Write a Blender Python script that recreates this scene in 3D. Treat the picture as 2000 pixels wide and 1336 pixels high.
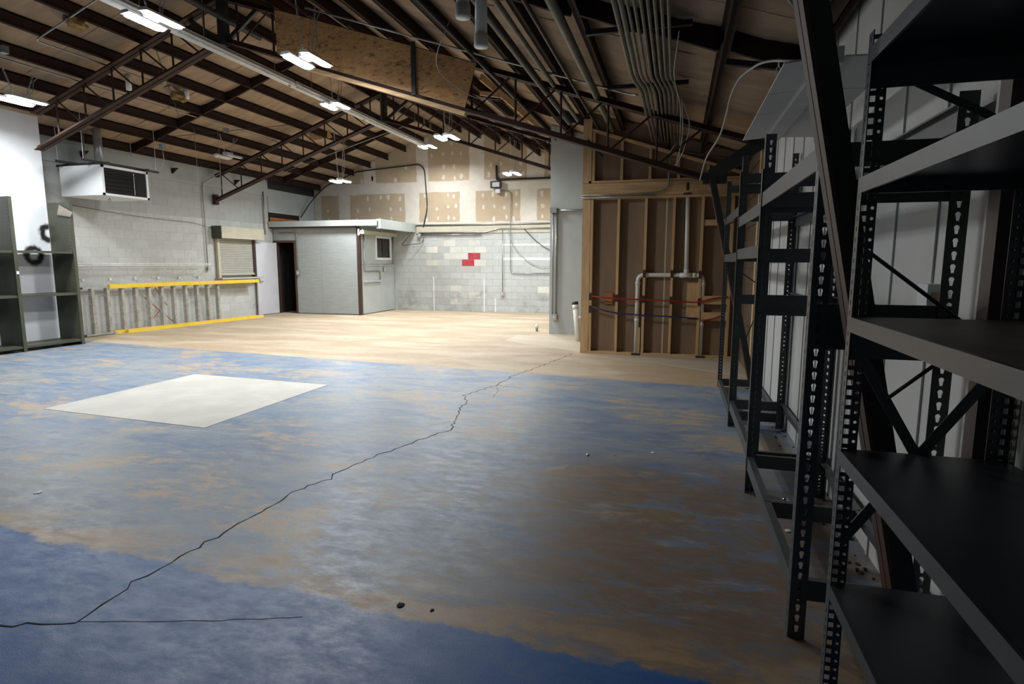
import bpy, bmesh, math, random
from mathutils import Vector, Matrix
random.seed(7)
for o in list(bpy.data.objects): bpy.data.objects.remove(o)
SC = bpy.context.scene
COL = SC.collection

# ------------------------------------------------------------------ camera
EYE = 1.5
def make_camera():
    f, cx, cy = 1148.0, 1000.0, 668.0
    yv = Vector((1322 - cx, 514 - cy, f)).normalized()          # depth axis seen by the camera
    r = math.radians(0.10)
    up = Vector((math.sin(r), -math.cos(r), 0)); up.z = -(up.x*yv.x + up.y*yv.y)/yv.z
    zv = up.normalized(); xv = yv.cross(zv)
    right = Vector((xv.x, yv.x, zv.x)); down = Vector((xv.y, yv.y, zv.y)); fwd = Vector((xv.z, yv.z, zv.z))
    m = Matrix(((right.x, -down.x, -fwd.x, 0), (right.y, -down.y, -fwd.y, 0), (right.z, -down.z, -fwd.z, EYE), (0, 0, 0, 1)))
    cd = bpy.data.cameras.new('camera'); cd.sensor_width = 36; cd.sensor_fit = 'HORIZONTAL'; cd.lens = f/2000*36
    cd.clip_start = 0.02; cd.clip_end = 200
    c = bpy.data.objects.new('camera', cd); COL.objects.link(c); c.matrix_world = m
    SC.camera = c
make_camera()
# ------------------------------------------------------------------ world, exposure
w = bpy.data.worlds.new('world'); SC.world = w; w.use_nodes = True
w.node_tree.nodes['Background'].inputs[0].default_value = (0.5, 0.55, 0.6, 1)
w.node_tree.nodes['Background'].inputs[1].default_value = 0.02
SC.view_settings.view_transform = 'Standard'; SC.view_settings.look = 'None'
SC.view_settings.gamma = 1.0; SC.view_settings.use_curve_mapping = False
SC.view_settings.exposure = 0.0
LAMP_W = 58.0            # watts of one LED panel pair half
LAMP_COL = (0.95, 0.985, 1.0)
LENS_E = 40.0

# ------------------------------------------------------------------ room measures (metres)
XL, XR, YB, YF = -11.55, 1.01, 17.25, -3.0
RX, RZ, SL, SR = -6.65, 4.80, 0.355, 0.325      # ridge x, bottom chord height at ridge, slopes
def zb(x): return RZ - (SL*(RX - x) if x < RX else SR*(x - RX))      # bottom chord
def zp(x): return zb(x) + 0.65                                        # purlin underside
def zd(x): return zb(x) + 0.835                                        # deck underside
TY = (2.25, 7.82, 12.85)

# ------------------------------------------------------------------ node helpers
class NT:
    def __init__(s, name):
        s.m = bpy.data.materials.new(name); s.m.use_nodes = True; s.t = s.m.node_tree; s.t.nodes.clear()
        s.out = s.t.nodes.new('ShaderNodeOutputMaterial'); s.b = s.t.nodes.new('ShaderNodeBsdfPrincipled')
        s.t.links.new(s.b.outputs[0], s.out.inputs[0])
    def n(s, ty, **kw):
        nd = s.t.nodes.new(ty)
        for k, v in kw.items(): setattr(nd, k, v)
        return nd
    def put(s, sock, v):
        if v is None: return
        if isinstance(v, bpy.types.NodeSocket): s.t.links.new(v, sock)
        elif isinstance(v, (tuple, list)) and len(v) == 3 and sock.type == 'RGBA': sock.default_value = (*v, 1)
        else: sock.default_value = v
    def math(s, op, a, b=None, c=None, clamp=False):
        nd = s.n('ShaderNodeMath', operation=op, use_clamp=clamp)
        s.put(nd.inputs[0], a); s.put(nd.inputs[1], b)
        if c is not None: s.put(nd.inputs[2], c)
        return nd.outputs[0]
    def mix(s, f, a, b, mode='MIX'):
        nd = s.n('ShaderNodeMix', data_type='RGBA', blend_type=mode)
        s.put(nd.inputs[0], f); s.put(nd.inputs[6], a); s.put(nd.inputs[7], b); return nd.outputs[2]
    def step(s, v, lo, hi, a=0.0, b=1.0):
        nd = s.n('ShaderNodeMapRange', interpolation_type='SMOOTHSTEP')
        s.put(nd.inputs[0], v); nd.inputs[1].default_value = lo; nd.inputs[2].default_value = hi
        nd.inputs[3].default_value = a; nd.inputs[4].default_value = b; return nd.outputs[0]
    def pos(s, obj=False):
        if obj: return s.n('ShaderNodeTexCoord').outputs['Object']
        return s.n('ShaderNodeNewGeometry').outputs['Position']
    def sep(s, v):
        nd = s.n('ShaderNodeSeparateXYZ'); s.put(nd.inputs[0], v); return nd.outputs
    def noise(s, vec, scale, detail=6, rough=.55, stretch=None, dist=0.0, off=None):
        if stretch or off:
            mp = s.n('ShaderNodeMapping'); s.put(mp.inputs[0], vec)
            if stretch: mp.inputs['Scale'].default_value = stretch
            if off: mp.inputs['Location'].default_value = off
            vec = mp.outputs[0]
        nd = s.n('ShaderNodeTexNoise'); s.put(nd.inputs['Vector'], vec); nd.inputs['Scale'].default_value = scale
        nd.inputs['Detail'].default_value = detail; nd.inputs['Roughness'].default_value = rough
        nd.inputs['Distortion'].default_value = dist; return nd.outputs[0]
    def bump(s, h, strength=.2, dist=.01):
        nd = s.n('ShaderNodeBump'); s.put(nd.inputs['Height'], h); nd.inputs['Strength'].default_value = strength
        nd.inputs['Distance'].default_value = dist; s.t.links.new(nd.outputs[0], s.b.inputs['Normal'])
    def set(s, col=None, rough=None, metal=None, spec=None):
        s.put(s.b.inputs['Base Color'], col); s.put(s.b.inputs['Roughness'], rough); s.put(s.b.inputs['Metallic'], metal)
        if spec is not None: s.b.inputs['Specular IOR Level'].default_value = spec
        return s.m
MAT = {}
def simple(name, col, rough=.6, metal=0.0, var=.25, scale=6.0, bump=0.0, rnd=0.0, stretch=None, spec=None, obj=False, alt=None):
    t = NT(name); p = t.pos(obj)
    f = t.noise(p, scale, 6, .6, stretch)
    dark = alt if alt else tuple(c*(1 - var) for c in col)
    c = t.mix(t.step(f, .3, .7), dark, col)
    if rnd:
        r = t.n('ShaderNodeObjectInfo').outputs['Random']
        c = t.mix(t.math('MULTIPLY', r, rnd), c, tuple(x*.45 for x in col))
    if bump: t.bump(t.noise(p, scale*6, 4, .6, stretch), bump, .01)
    m = t.set(c, rough, metal, spec); MAT[name] = m; return m
simple('deck_facing', (.42, .30, .20), .85, var=.3, scale=1.6, bump=.25, rnd=.25, stretch=(1, 3, 1))
simple('purlin_paint', (.032, .013, .009), .7, var=.35, scale=3, rnd=.2, spec=.25)
simple('truss_paint', (.048, .022, .015), .65, var=.4, scale=5, spec=.3)
simple('leg_paint', (.085, .040, .027), .55, var=.35, scale=6)
simple('black_iron', (.022, .021, .021), .5, var=.3, scale=8)
simple('rack_paint', (.070, .077, .082), .38, var=.25, scale=5, metal=.1)
simple('shelf_steel', (.048, .054, .063), .36, var=.3, scale=4, metal=.15)
simple('shelf_board', (.12, .10, .075), .5, var=.5, scale=5)
simple('green_steel', (.070, .072, .048), .45, var=.25, scale=3, metal=.1)
simple('grey_paint', (.42, .45, .44), .7, var=.10, scale=2.5, bump=.05)
simple('grey_ply', (.34, .365, .36), .75, var=.14, scale=5, bump=.3, stretch=(1, 1, 9))
simple('white_paint', (.72, .74, .76), .6, var=.06, scale=2)
simple('white_metal', (.63, .63, .61), .5, var=.12, scale=2.5, stretch=(1, 1, .4))
simple('heater_white', (.74, .76, .77), .4, var=.04, scale=3)
simple('door_white', (.58, .58, .62), .45, var=.06, scale=3)
simple('mortar', (.47, .485, .47), .9, var=.12, scale=6)
simple('drywall_tan', (.46, .365, .255), .85, var=.08, scale=3)
simple('joint_mud', (.64, .59, .52), .85, var=.10, scale=4)
simple('lumber', (.68, .44, .22), .7, var=.3, scale=4, rnd=.18, stretch=(6, 6, .6), bump=.05)
simple('lumber_flat', (.68, .44, .22), .7, var=.3, scale=4, stretch=(.6, 6, 6), bump=.05)
simple('sheathing', (.25, .165, .10), .8, var=.2, scale=2, stretch=(2, 1, .4))
simple('corrugated_brown', (.16, .11, .075), .6, var=.3, scale=3)
simple('pvc_white', (.76, .75, .70), .35, var=.08, scale=6)
simple('conduit', (.36, .37, .36), .35, metal=.7, var=.2, scale=8)
simple('conduit_old', (.185, .175, .135), .5, metal=.3, var=.35, scale=10)
simple('galvanised', (.55, .56, .57), .32, metal=.55, var=.2, scale=5)
simple('alu', (.50, .48, .44), .5, metal=.3, var=.35, scale=14)
simple('yellow_fibreglass', (.82, .56, .045), .45, var=.12, scale=6)
simple('red_pex', (.38, .02, .015), .4); simple('blue_pex', (.02, .035, .14), .4)
simple('orange_wood', (.42, .135, .04), .7, var=.3)
simple('brown_trim', (.060, .030, .026), .5, var=.2)
simple('shutter_grey', (.44, .43, .38), .5, var=.08, scale=3)
simple('cream_trim', (.52, .48, .37), .6, var=.12, scale=4)
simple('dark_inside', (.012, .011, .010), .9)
simple('glass_dark', (.025, .024, .022), .12, spec=.6)
simple('cable_grey', (.40, .40, .38), .5); simple('cable_black', (.018, .018, .018), .5)
simple('insulation', (.33, .21, .075), .95, var=.5, scale=14, bump=.6)
simple('white_wire', (.85, .86, .86), .4)
simple('copper_box', (.42, .16, .06), .6)
simple('dirt', (.05, .04, .03), .95, var=.5, scale=30)
simple('lamp_body', (.60, .60, .60), .4)
simple('chrome', (.6, .6, .6), .25, metal=1.0)
simple('crack_dark', (.018, .015, .013), .95)
simple('tape_clear', (.30, .25, .21), .3)
simple('socket_cream', (.42, .36, .22), .5)
def emis(name, e, col):
    t = NT(name); t.set((.8, .8, .8), .5); t.put(t.b.inputs['Emission Color'], col); t.b.inputs['Emission Strength'].default_value = e
    MAT[name] = t.m
emis('lens_lit', LENS_E, LAMP_COL)
simple('lens_off', (.70, .70, .69), .3)
def blocks_mat(name, stain):
    t = NT(name); p = t.pos(); oc = t.n('ShaderNodeObjectInfo')
    base = oc.outputs['Color']
    f = t.noise(p, 7, 7, .65)
    c = t.mix(t.step(f, .35, .75, 0, .22), base, (.25, .25, .235))
    if stain:                                                     # scuffs and grime patches on the old paint
        s = t.sep(p); g = t.noise(p, 1.3, 6, .65, None, .6)
        k = t.math('MULTIPLY', t.step(g, .52, .68), t.step(s[2], .95, .45))
        c = t.mix(t.math('MULTIPLY', k, .55), c, (.19, .185, .165))
    t.bump(t.noise(p, 60, 4, .6), .25, .006)
    MAT[name] = t.set(c, .72)
blocks_mat('block_paint', True)
def osb():
    t = NT('osb'); p = t.pos()
    v = t.n('ShaderNodeTexVoronoi'); mp = t.n('ShaderNodeMapping'); t.put(mp.inputs[0], p); mp.inputs['Scale'].default_value = (9, 9, 26)
    t.put(v.inputs['Vector'], mp.outputs[0]); v.inputs['Scale'].default_value = 1.6
    sp = t.sep(v.outputs['Color']); f = t.noise(p, 9, 8, .7, (1, 1, 3))
    c = t.mix(sp[0], (.56, .31, .125), (.42, .22, .085)); c = t.mix(t.step(f, .53, .62, 0, .85), c, (.10, .05, .02))
    c = t.mix(t.step(t.noise(p, 1.1, 3), .45, .7, 0, .35), c, (.30, .16, .07))
    t.bump(sp[1], .2, .01); MAT['osb'] = t.set(c, .8)
osb()
RINGS = ((7.93, 1.62, .125), (8.23, 2.02, .12), (7.46, 1.62, .125))
def partition():                                                  # white wall with sprayed black ring marks
    t = NT('white_wall_sprayed'); p = t.pos(); s = t.sep(p)
    c = t.mix(t.step(t.noise(p, 2, 5), .35, .7), (.66, .68, .71), (.71, .73, .76))
    wob = t.math('MULTIPLY', t.math('SUBTRACT', t.noise(p, 9, 5), .5), .10)
    for (y, z, r) in RINGS:
        dy = t.math('SUBTRACT', s[1], y); dz = t.math('SUBTRACT', s[2], z)
        d = t.math('SQRT', t.math('ADD', t.math('MULTIPLY', dy, dy), t.math('MULTIPLY', dz, dz)))
        e = t.math('ABSOLUTE', t.math('SUBTRACT', t.math('ADD', d, wob), r))
        c = t.mix(t.step(e, .085, .02), c, (.012, .012, .012))
    MAT['white_wall_sprayed'] = t.set(c, .55)
partition()
def floor_mat():
    t = NT('floor_concrete'); p = t.pos(); s = t.sep(p); X, Y = s[0], s[1]
    big = t.noise(p, .55, 7, .6, None, .4); mid = t.noise(p, 1.7, 12, .72, (.6, 1.5, 1), .4, (3, 1, 0))
    fine = t.noise(p, 9, 12, .75, (.7, 1.4, 1)); grit = t.noise(p, 150, 3, .6); big2 = t.noise(p, 1.0, 14, .70, (.7, 1.25, 1), .4, (11, 4, 0))
    speck = t.noise(p, 3.4, 14, .76, (.65, 1.5, 1), .3, (2, 9, 0)); crisp = t.noise(p, 7.5, 14, .82, (.7, 1.4, 1), 0, (7, 3, 0))
    # worn blue paint in the middle
    c = t.mix(t.step(big, .36, .62), (.175, .235, .320), (.255, .280, .300))
    c = t.mix(t.step(mid, .47, .60, 0, .75), c, (.145, .205, .315))
    c = t.mix(t.step(speck, .52, .62, 0, .6), c, (.330, .335, .325)); c = t.mix(t.step(speck, .47, .38, 0, .6), c, (.105, .160, .265))
    wear = t.math('ADD', t.math('MULTIPLY', big2, .5), t.math('MULTIPLY', crisp, .5))
    c = t.mix(t.step(wear, .515, .575, 0, .8), c, (.45, .325, .205))
    c = t.mix(t.step(crisp, .60, .70, 0, .5), c, (.36, .34, .30))
    # big worn-through brown area in front of the racks
    bx = t.math('ADD', X, t.math('MULTIPLY', t.math('SUBTRACT', big2, .5), 1.9))
    by = t.math('ADD', Y, t.math('MULTIPLY', t.math('SUBTRACT', big, .5), 1.6))
    bm = t.math('MULTIPLY', t.step(bx, -1.35, -.35), t.step(by, 5.0, 3.7))
    bm = t.math('MULTIPLY', bm, t.math('MULTIPLY', t.step(mid, .60, .50, .2, 1.0), t.step(speck, .40, .52, .45, 1.0)))
    c = t.mix(t.math('MULTIPLY', bm, .9), c, t.mix(t.step(speck, .42, .6), (.165, .105, .062), (.215, .145, .09)))
    # darker blue coat nearest the camera with a tan worn edge
    yy = t.math('ADD', t.math('ADD', Y, t.math('MULTIPLY', X, .062)), t.math('MULTIPLY', t.math('SUBTRACT', t.noise(p, 2.6, 7, .65), .5), .30))
    band = t.math('MULTIPLY', t.step(yy, 2.45, 2.10), t.step(speck, .44, .54, .1, 1))
    c = t.mix(t.math('MULTIPLY', band, .8), c, (.40, .265, .14))
    blue = t.mix(t.step(mid, .4, .65), (.018, .112, .345), (.040, .145, .360))
    blue = t.mix(t.step(speck, .5, .68, 0, .35), blue, (.14, .205, .33))
    c = t.mix(t.step(yy, 2.075, 2.035), c, blue)
    # bare tan concrete at the back
    ye = t.math('ADD', t.math('ADD', Y, t.math('MULTIPLY', X, .098)), t.math('MULTIPLY', t.math('SUBTRACT', mid, .5), .22))
    tan = t.mix(t.step(t.noise(p, 1.2, 8, .65, (.5, 1.4, 1), .4), .38, .66), (.375, .285, .190), (.49, .405, .295))
    tan = t.mix(t.step(t.noise(p, .7, 7, .6, (.6, 1, 1), .5, (5, 5, 0)), .56, .70, 0, .5), tan, (.44, .275, .135))
    tan = t.mix(t.step(crisp, .52, .66, 0, .4), tan, (.33, .255, .17))
    tan = t.mix(t.step(bx, -1.6, .2, 0, .55), tan, (.33, .215, .12))
    tm = t.step(ye, 7.46, 7.54)
    c = t.mix(tm, c, tan)
    # paler new concrete patch by the drain pipes
    pm = t.math('MULTIPLY', t.math('MULTIPLY', t.step(t.math('ADD', Y, t.math('MULTIPLY', X, .66)), 8.80, 8.84), t.step(Y, 11.9, 11.86)), t.step(t.math('ADD', X, 0), -3.2, -3.15))
    pm = t.math('MULTIPLY', pm, tm)
    c = t.mix(t.math('MULTIPLY', pm, .55), c, (.56, .50, .40))
    # specks and chips
    vo = t.n('ShaderNodeTexVoronoi'); t.put(vo.inputs['Vector'], p); vo.inputs['Scale'].default_value = 3.3
    sc = t.sep(vo.outputs['Color'])
    dot = t.math('MULTIPLY', t.step(vo.outputs['Distance'], .05, .03), t.step(sc[0], .78, .8))
    c = t.mix(t.math('MULTIPLY', dot, .6), c, (.45, .43, .38))
    dot2 = t.math('MULTIPLY', t.step(vo.outputs['Distance'], .05, .02), t.step(sc[1], .88, .9))
    c = t.mix(dot2, c, (.03, .025, .02))
    rg = t.math('ADD', t.step(crisp, .35, .65, .36, .54), t.math('MULTIPLY', tm, .18))
    t.bump(grit, .3, .0022)
    MAT['floor_concrete'] = t.set(c, rg, None, .38)
    t = NT('white_square'); p = t.pos()
    c = t.mix(t.step(t.noise(p, 2.2, 8, .65), .4, .7), (.46, .445, .40), (.53, .52, .475)); c = t.mix(t.step(t.noise(p, 9, 6, .7, (.6, 1.5, 1)), .6, .75, 0, .4), c, (.38, .37, .34))
    MAT['white_square'] = t.set(c, .5)
floor_mat()

# ------------------------------------------------------------------ mesh helpers
class B:
    def __init__(s): s.v = []; s.f = []
    def box(s, x0, x1, y0, y1, z0, z1):
        n = len(s.v); s.v += [(x, y, z) for z in (z0, z1) for y in (y0, y1) for x in (x0, x1)]
        s.f += [tuple(n + i for i in q) for q in ((0, 2, 3, 1), (4, 5, 7, 6), (0, 1, 5, 4), (2, 6, 7, 3), (0, 4, 6, 2), (1, 3, 7, 5))]; return s
    def bar(s, a, b, wx, wy, ref=(0, 1, 0)):
        """square bar from a to b; wy is its size along ref, wx across"""
        a = Vector(a); b = Vector(b); d = (b - a).normalized(); r = Vector(ref)
        v = (r - d*r.dot(d)).normalized(); u = v.cross(d)
        n = len(s.v)
        for q in (a, b):
            for (i, j) in ((-1, -1), (1, -1), (1, 1), (-1, 1)): s.v.append(tuple(q + u*(i*wx/2) + v*(j*wy/2)))
        s.f += [tuple(n + i for i in q) for q in ((0, 1, 2, 3), (7, 6, 5, 4), (0, 4, 5, 1), (1, 5, 6, 2), (2, 6, 7, 3), (3, 7, 4, 0))]; return s
    def tube(s, pts, r, seg=8, cap=True):
        pts = [Vector(p) for p in pts]; n0 = len(s.v); ref = Vector((0, 0, 1))
        for i, p in enumerate(pts):
            d = ((pts[min(i+1, len(pts)-1)] - pts[max(i-1, 0)])).normalized()
            if i == 0:
                ref = Vector((0, 0, 1)) if abs(d.z) < .9 else Vector((0, 1, 0))
            u = (ref - d*ref.dot(d)).normalized(); v = d.cross(u); ref = u
            for k in range(seg):
                a = 2*math.pi*k/seg; s.v.append(tuple(p + u*(r*math.cos(a)) + v*(r*math.sin(a))))
        for i in range(len(pts)-1):
            for k in range(seg):
                a = n0 + i*seg + k; b = n0 + i*seg + (k+1) % seg; s.f.append((a, b, b+seg, a+seg))
        if cap:
            s.f.append(tuple(n0 + k for k in range(seg))[::-1]); e = n0 + (len(pts)-1)*seg; s.f.append(tuple(e + k for k in range(seg)))
        return s
    def prism(s, poly, h):                                        # poly of 3D points, extruded by vector h
        n = len(s.v); k = len(poly); h = Vector(h)
        s.v += [tuple(p) for p in poly] + [tuple(Vector(p) + h) for p in poly]
        s.f.append(tuple(range(n, n+k))[::-1]); s.f.append(tuple(range(n+k, n+2*k)))
        s.f += [(n+i, n+(i+1) % k, n+k+(i+1) % k, n+k+i) for i in range(k)]; return s
    def mesh(s, name):
        me = bpy.data.meshes.new(name); me.from_pydata(s.v, [], s.f)
        bm = bmesh.new(); bm.from_mesh(me); bmesh.ops.recalc_face_normals(bm, faces=bm.faces); bm.to_mesh(me); bm.free()
        return me
def add(name, me, mat, parent=None, loc=None, rot=None, scale=None):
    if isinstance(me, B):
        me = me.mesh(name)
    if not me.materials: me.materials.append(MAT[mat])
    o = bpy.data.objects.new(name, me); COL.objects.link(o)
    if loc: o.location = loc
    if rot: o.rotation_euler = rot
    if scale: o.scale = scale
    if parent: o.parent = parent
    return o
def smooth(o):
    for p in o.data.polygons: p.use_smooth = True
    return o
def tag(o, label, cat, group=None):
    o['label'] = label; o['category'] = cat
    if group: o['group'] = group
    return o
def thing(name, label, cat, loc=(0, 0, 0), group=None):
    o = bpy.data.objects.new(name, None); COL.objects.link(o); o.location = loc; o.empty_display_size = .1
    return tag(o, label, cat, group)
def struct(name, me, mat, parent=None):
    o = add(name, me, mat, parent); o['kind'] = 'structure'; return o
def part(name, b, mat, parent):
    """b is in world coordinates; parent is an Empty without rotation"""
    o = add(name, b, mat, parent); o.location = -Vector(parent.location); return o
def arc(pts, r=.06, n=5):
    """round the corners of a polyline"""
    pts = [Vector(p) for p in pts]; out = [pts[0]]
    for i in range(1, len(pts)-1):
        a, b, c = pts[i-1], pts[i], pts[i+1]; d1 = (a-b); d2 = (c-b); k = min(r, d1.length*.45, d2.length*.45)
        p = b + d1.normalized()*k; q = b + d2.normalized()*k
        for j in range(n+1):
            t = j/n; out.append(p*(1-t)**2 + b*(2*t*(1-t)) + q*t**2)
    return out + [pts[-1]]
def pipe(name, pts, r, mat, label=None, cat=None, parent=None, group=None, rad=.08, seg=8):
    o = add(name, B().tube(arc(pts, rad) if len(pts) > 2 else pts, r, seg), mat, parent); smooth(o)
    if label: tag(o, label, cat, group)
    return o

# ================================================================== THE SETTING
fl = struct('floor', B().box(XL-.3, XR+.3, YF-.2, YB+.3, -.2, 0), 'floor_concrete')
sq = add('painted_square', B().prism([(-6.23, 4.40, .0005), (-4.10, 4.27, .0005), (-4.10, 6.26, .0005), (-6.22, 6.38, .0005)], (0, 0, .0025)), 'white_square', fl)
sq['label'] = 'white painted square on the worn blue floor'
CR = [(-2.764, 1.57), (-2.654, 1.611), (-2.392, 1.711), (-2.378, 1.722), (-2.385, 1.773), (-2.406, 1.975), (-2.425, 2.038), (-2.405, 2.218), (-2.394, 2.46), (-2.387, 2.749), (-2.379, 3.091), (-2.4, 3.146), (-2.282, 3.467), (-2.321, 3.56), (-2.186, 4.075), (-2.042, 4.546), (-1.916, 4.827), (-2.017, 5.26), (-2.128, 5.658), (-2.144, 5.892), (-2.288, 6.188), (-2.095, 6.834), (-2.063, 7.43), (-1.832, 8.451), (-1.614, 9.66)]
def crack(pts, wd, jit, seed):
    rn = random.Random(seed); P = []
    for (a, b) in zip(pts, pts[1:]):
        a = Vector((*a, 0)); b = Vector((*b, 0)); n = max(1, int((b-a).length/.055))
        for i in range(n):
            q = a.lerp(b, i/n)
            if P: q += Vector((rn.uniform(-jit, jit), rn.uniform(-jit, jit)*.5, 0))
            P.append(q)
    P.append(Vector((*pts[-1], 0))); b = B()
    for i, p in enumerate(P):
        d = (P[min(i+1, len(P)-1)] - P[max(0, i-1)]).normalized(); u = Vector((-d.y, d.x, 0)); k = wd*rn.uniform(.55, 1.35)
        for (s, z) in ((1, .0003), (1, .0012), (-1, .0012), (-1, .0003)): b.v.append((p.x+u.x*k*s, p.y+u.y*k*s, z))
    for i in range(len(P)-1):
        n = i*4
        for k in range(3): b.f.append((n+k, n+k+1, n+k+5, n+k+4))
    return b
c1 = add('crack', crack(CR, .0042, .021, 3), 'crack_dark', fl); c1['label'] = 'long jagged dark crack running across the floor'
add('crack', crack([(-2.378, 1.722), (-2.1, 1.80), (-1.863, 1.87), (-1.485, 2.006)], .0009, .008, 4), 'crack_dark', fl)
add('crack', crack([(-2.10, 6.83), (-1.98, 6.52), (-1.94, 6.2)], .0018, .006, 5), 'crack_dark', fl)
add('crack', crack([(-2.10, 6.84), (-1.75, 6.72)], .0018, .006, 6), 'crack_dark', fl)

# ---- block walls
def block_mesh(L, H, D=.003, inset=.003, gap=.0014):
    b = B(); l, h = L/2 - gap, H/2 - gap
    b.v = [(-l, 0, -h), (l, 0, -h), (l, 0, h), (-l, 0, h)] + [(sx*(l-inset*.6), -D, sz*(h-inset*.6)) for sx, sz in ((-1, -1), (1, -1), (1, 1), (-1, 1))]
    b.f = [(4, 5, 6, 7), (0, 1, 5, 4), (1, 2, 6, 5), (2, 3, 7, 6), (3, 0, 4, 7)]
    me = b.mesh('block'); me.materials.append(MAT['block_paint']); return me
BM = {.4: block_mesh(.4, .2), .2: block_mesh(.2, .2)}                      # thickly painted side wall
BMB = {.4: block_mesh(.4, .2, .006, .004, .0028), .2: block_mesh(.2, .2, .006, .004, .0028)}   # back wall, open joints
GREY = (.455, .475, .46)
def blockwork(parent, u0, u1, z1, place, rotz, skip, colour, BM=BM):
    n = int(round(z1/.2))
    for j in range(n):
        z = .1 + j*.2; u = u0 + (0 if j % 2 == 0 else -.2)
        while u < u1 - .01:
            a, e = max(u, u0), min(u+.4, u1); u += .4
            L = .4 if e-a > .3 else .2
            c = (a+e)/2
            if e-a < .1 or skip(c, z): continue
            o = add('block', BM[L], 'block_paint', parent, place(c, z), (0, 0, rotz))
            if abs((e-a) - L) > .01: o.scale = ((e-a)/L, 1, 1)
            k = random.uniform(.95, 1.04); col = colour(c, z)
            o.color = (col[0]*k, col[1]*k, col[2]*k, 1)
# back wall: blockwork below, taped drywall above
GX = -2.57
b = B().prism([(XL-.3, YB, 0), (XR+.3, YB, 0), (XR+.3, YB, zd(XR+.3)+.05), (RX, YB, zd(RX)+.05), (XL-.3, YB, zd(XL-.3)+.05)], (0, .2, 0))
wb = struct('wall_back', b, 'mortar')
def bcol(x, z):
    if abs(x+6.0) < .2 and abs(z-1.5) < .09: return (.37, .016, .028)
    if abs(x+5.8) < .2 and abs(z-1.7) < .09: return (.37, .016, .028)
    if abs(x+7.2) < .2 and abs(z-1.9) < .09: return (.66, .64, .58)
    if -7.4 < x < -5.6 and z < 2.3:
        r = random.random()
        return (.53, .53, .49) if r > .75 else ((.45, .46, .44) if r > .4 else (.395, .405, .39))
    if x > -4.05 and abs(z-.7) < .09: return (.66, .65, .6)
    return GREY
blockwork(wb, -8.6, GX, 2.4, lambda c, z: (c, YB, z), 0, lambda c, z: False, bcol, BMB)
add('wood_ledger', B().box(-7.9, GX, YB-.035, YB, 2.40, 2.62), 'cream_trim', wb)
for (z0, z1) in ((2.005, 2.065), (1.585, 1.655)):
    o = add('painted_stripe', B().box(-5.07, GX, YB-.009, YB-.004, z0, z1), 'white_paint', wb); o['label'] = 'white horizontal stripe across grey blocks'
for (x, z0, z1) in ((-7.35, 0, 1.07), (-5.68, 0, 1.04), (-5.32, .0, .42)):
    add('filler_strip', B().box(x-.016, x+.016, YB-.009, YB-.004, z0, z1), 'white_paint', wb)
# drywall sheets
dz0, dz1 = 2.62, 3.83
def sheet(x0, x1, z0, zt):
    return B().prism([(x0, YB-.012, z0), (x1, YB-.012, z0), (x1, YB-.012, zt(x1)), (x0, YB-.012, zt(x0))], (0, .012, 0))
vs = [-11.5, -10.40, -8.03, -6.19, -4.29, -2.55]
for a, e in zip(vs, vs[1:]):
    add('drywall_sheet', sheet(a+.003, e-.003, dz0, lambda x: min(dz1, zd(x))), 'drywall_tan', wb)
vs2 = [-11.5, -9.47, -7.67, -5.90, -4.08, -2.55]
for a, e in zip(vs2, vs2[1:]):
    if a < RX < e:
        bb = B().prism([(a+.003, YB-.012, dz1+.005), (e-.003, YB-.012, dz1+.005), (e-.003, YB-.012, zd(e)), (RX, YB-.012, zd(RX)), (a+.003, YB-.012, zd(a))], (0, .012, 0))
    else: bb = sheet(a+.003, e-.003, dz1+.005, zd) if zd(a) > dz1+.01 else B().prism([(XL+.5, YB-.012, dz1+.005), (e-.003, YB-.012, dz1+.005), (e-.003, YB-.012, zd(e))], (0, .012, 0))
    add('drywall_sheet', bb, 'drywall_tan', wb)
def mud(poly, rn, dp=0.0):                                               # one wavy-edged trowelled band
    b = B(); pts = []
    for (x0, z0), (x1, z1) in zip(poly, poly[1:]+poly[:1]):
        n = max(1, int(math.hypot(x1-x0, z1-z0)/.14))
        for i in range(n): pts.append((x0+(x1-x0)*i/n + rn.uniform(-.012, .012), YB-.0145-dp, z0+(z1-z0)*i/n + rn.uniform(-.012, .012)))
    b.prism(pts, (0, .0035+dp, 0)); return b
rn = random.Random(11)
for (x0, x1) in ((-11.5, -11.26), (-10.61, -10.21), (-8.27, -7.79), (-6.45, -5.93), (-4.54, -4.03)):
    add('joint_compound', mud([(x0, dz0+.01), (x1, dz0+.01), (x1, 3.66), (x0, 3.66)], rn), 'joint_mud', wb)
add('joint_compound', mud([(XL+.1, 3.64), (-2.56, 3.66), (-2.56, 3.97), (-10.1, 3.98), (-10.95, 4.0)], rn, .0011), 'joint_mud', wb)
add('joint_compound', mud([(-11.4, 2.63), (-2.56, 2.63), (-2.56, 2.73), (-8.2, 2.75), (-11.4, 2.9)], rn, .0007), 'joint_mud', wb)
for (x0, x1) in ((-9.68, -9.27), (-7.86, -7.48), (-6.13, -5.66), (-4.34, -3.82)):
    add('joint_compound', mud([(x0, 3.95), (x1, 3.95), (x1, zd(x1)-.05), (x0, zd(x0)-.05)], rn), 'joint_mud', wb)
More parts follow.
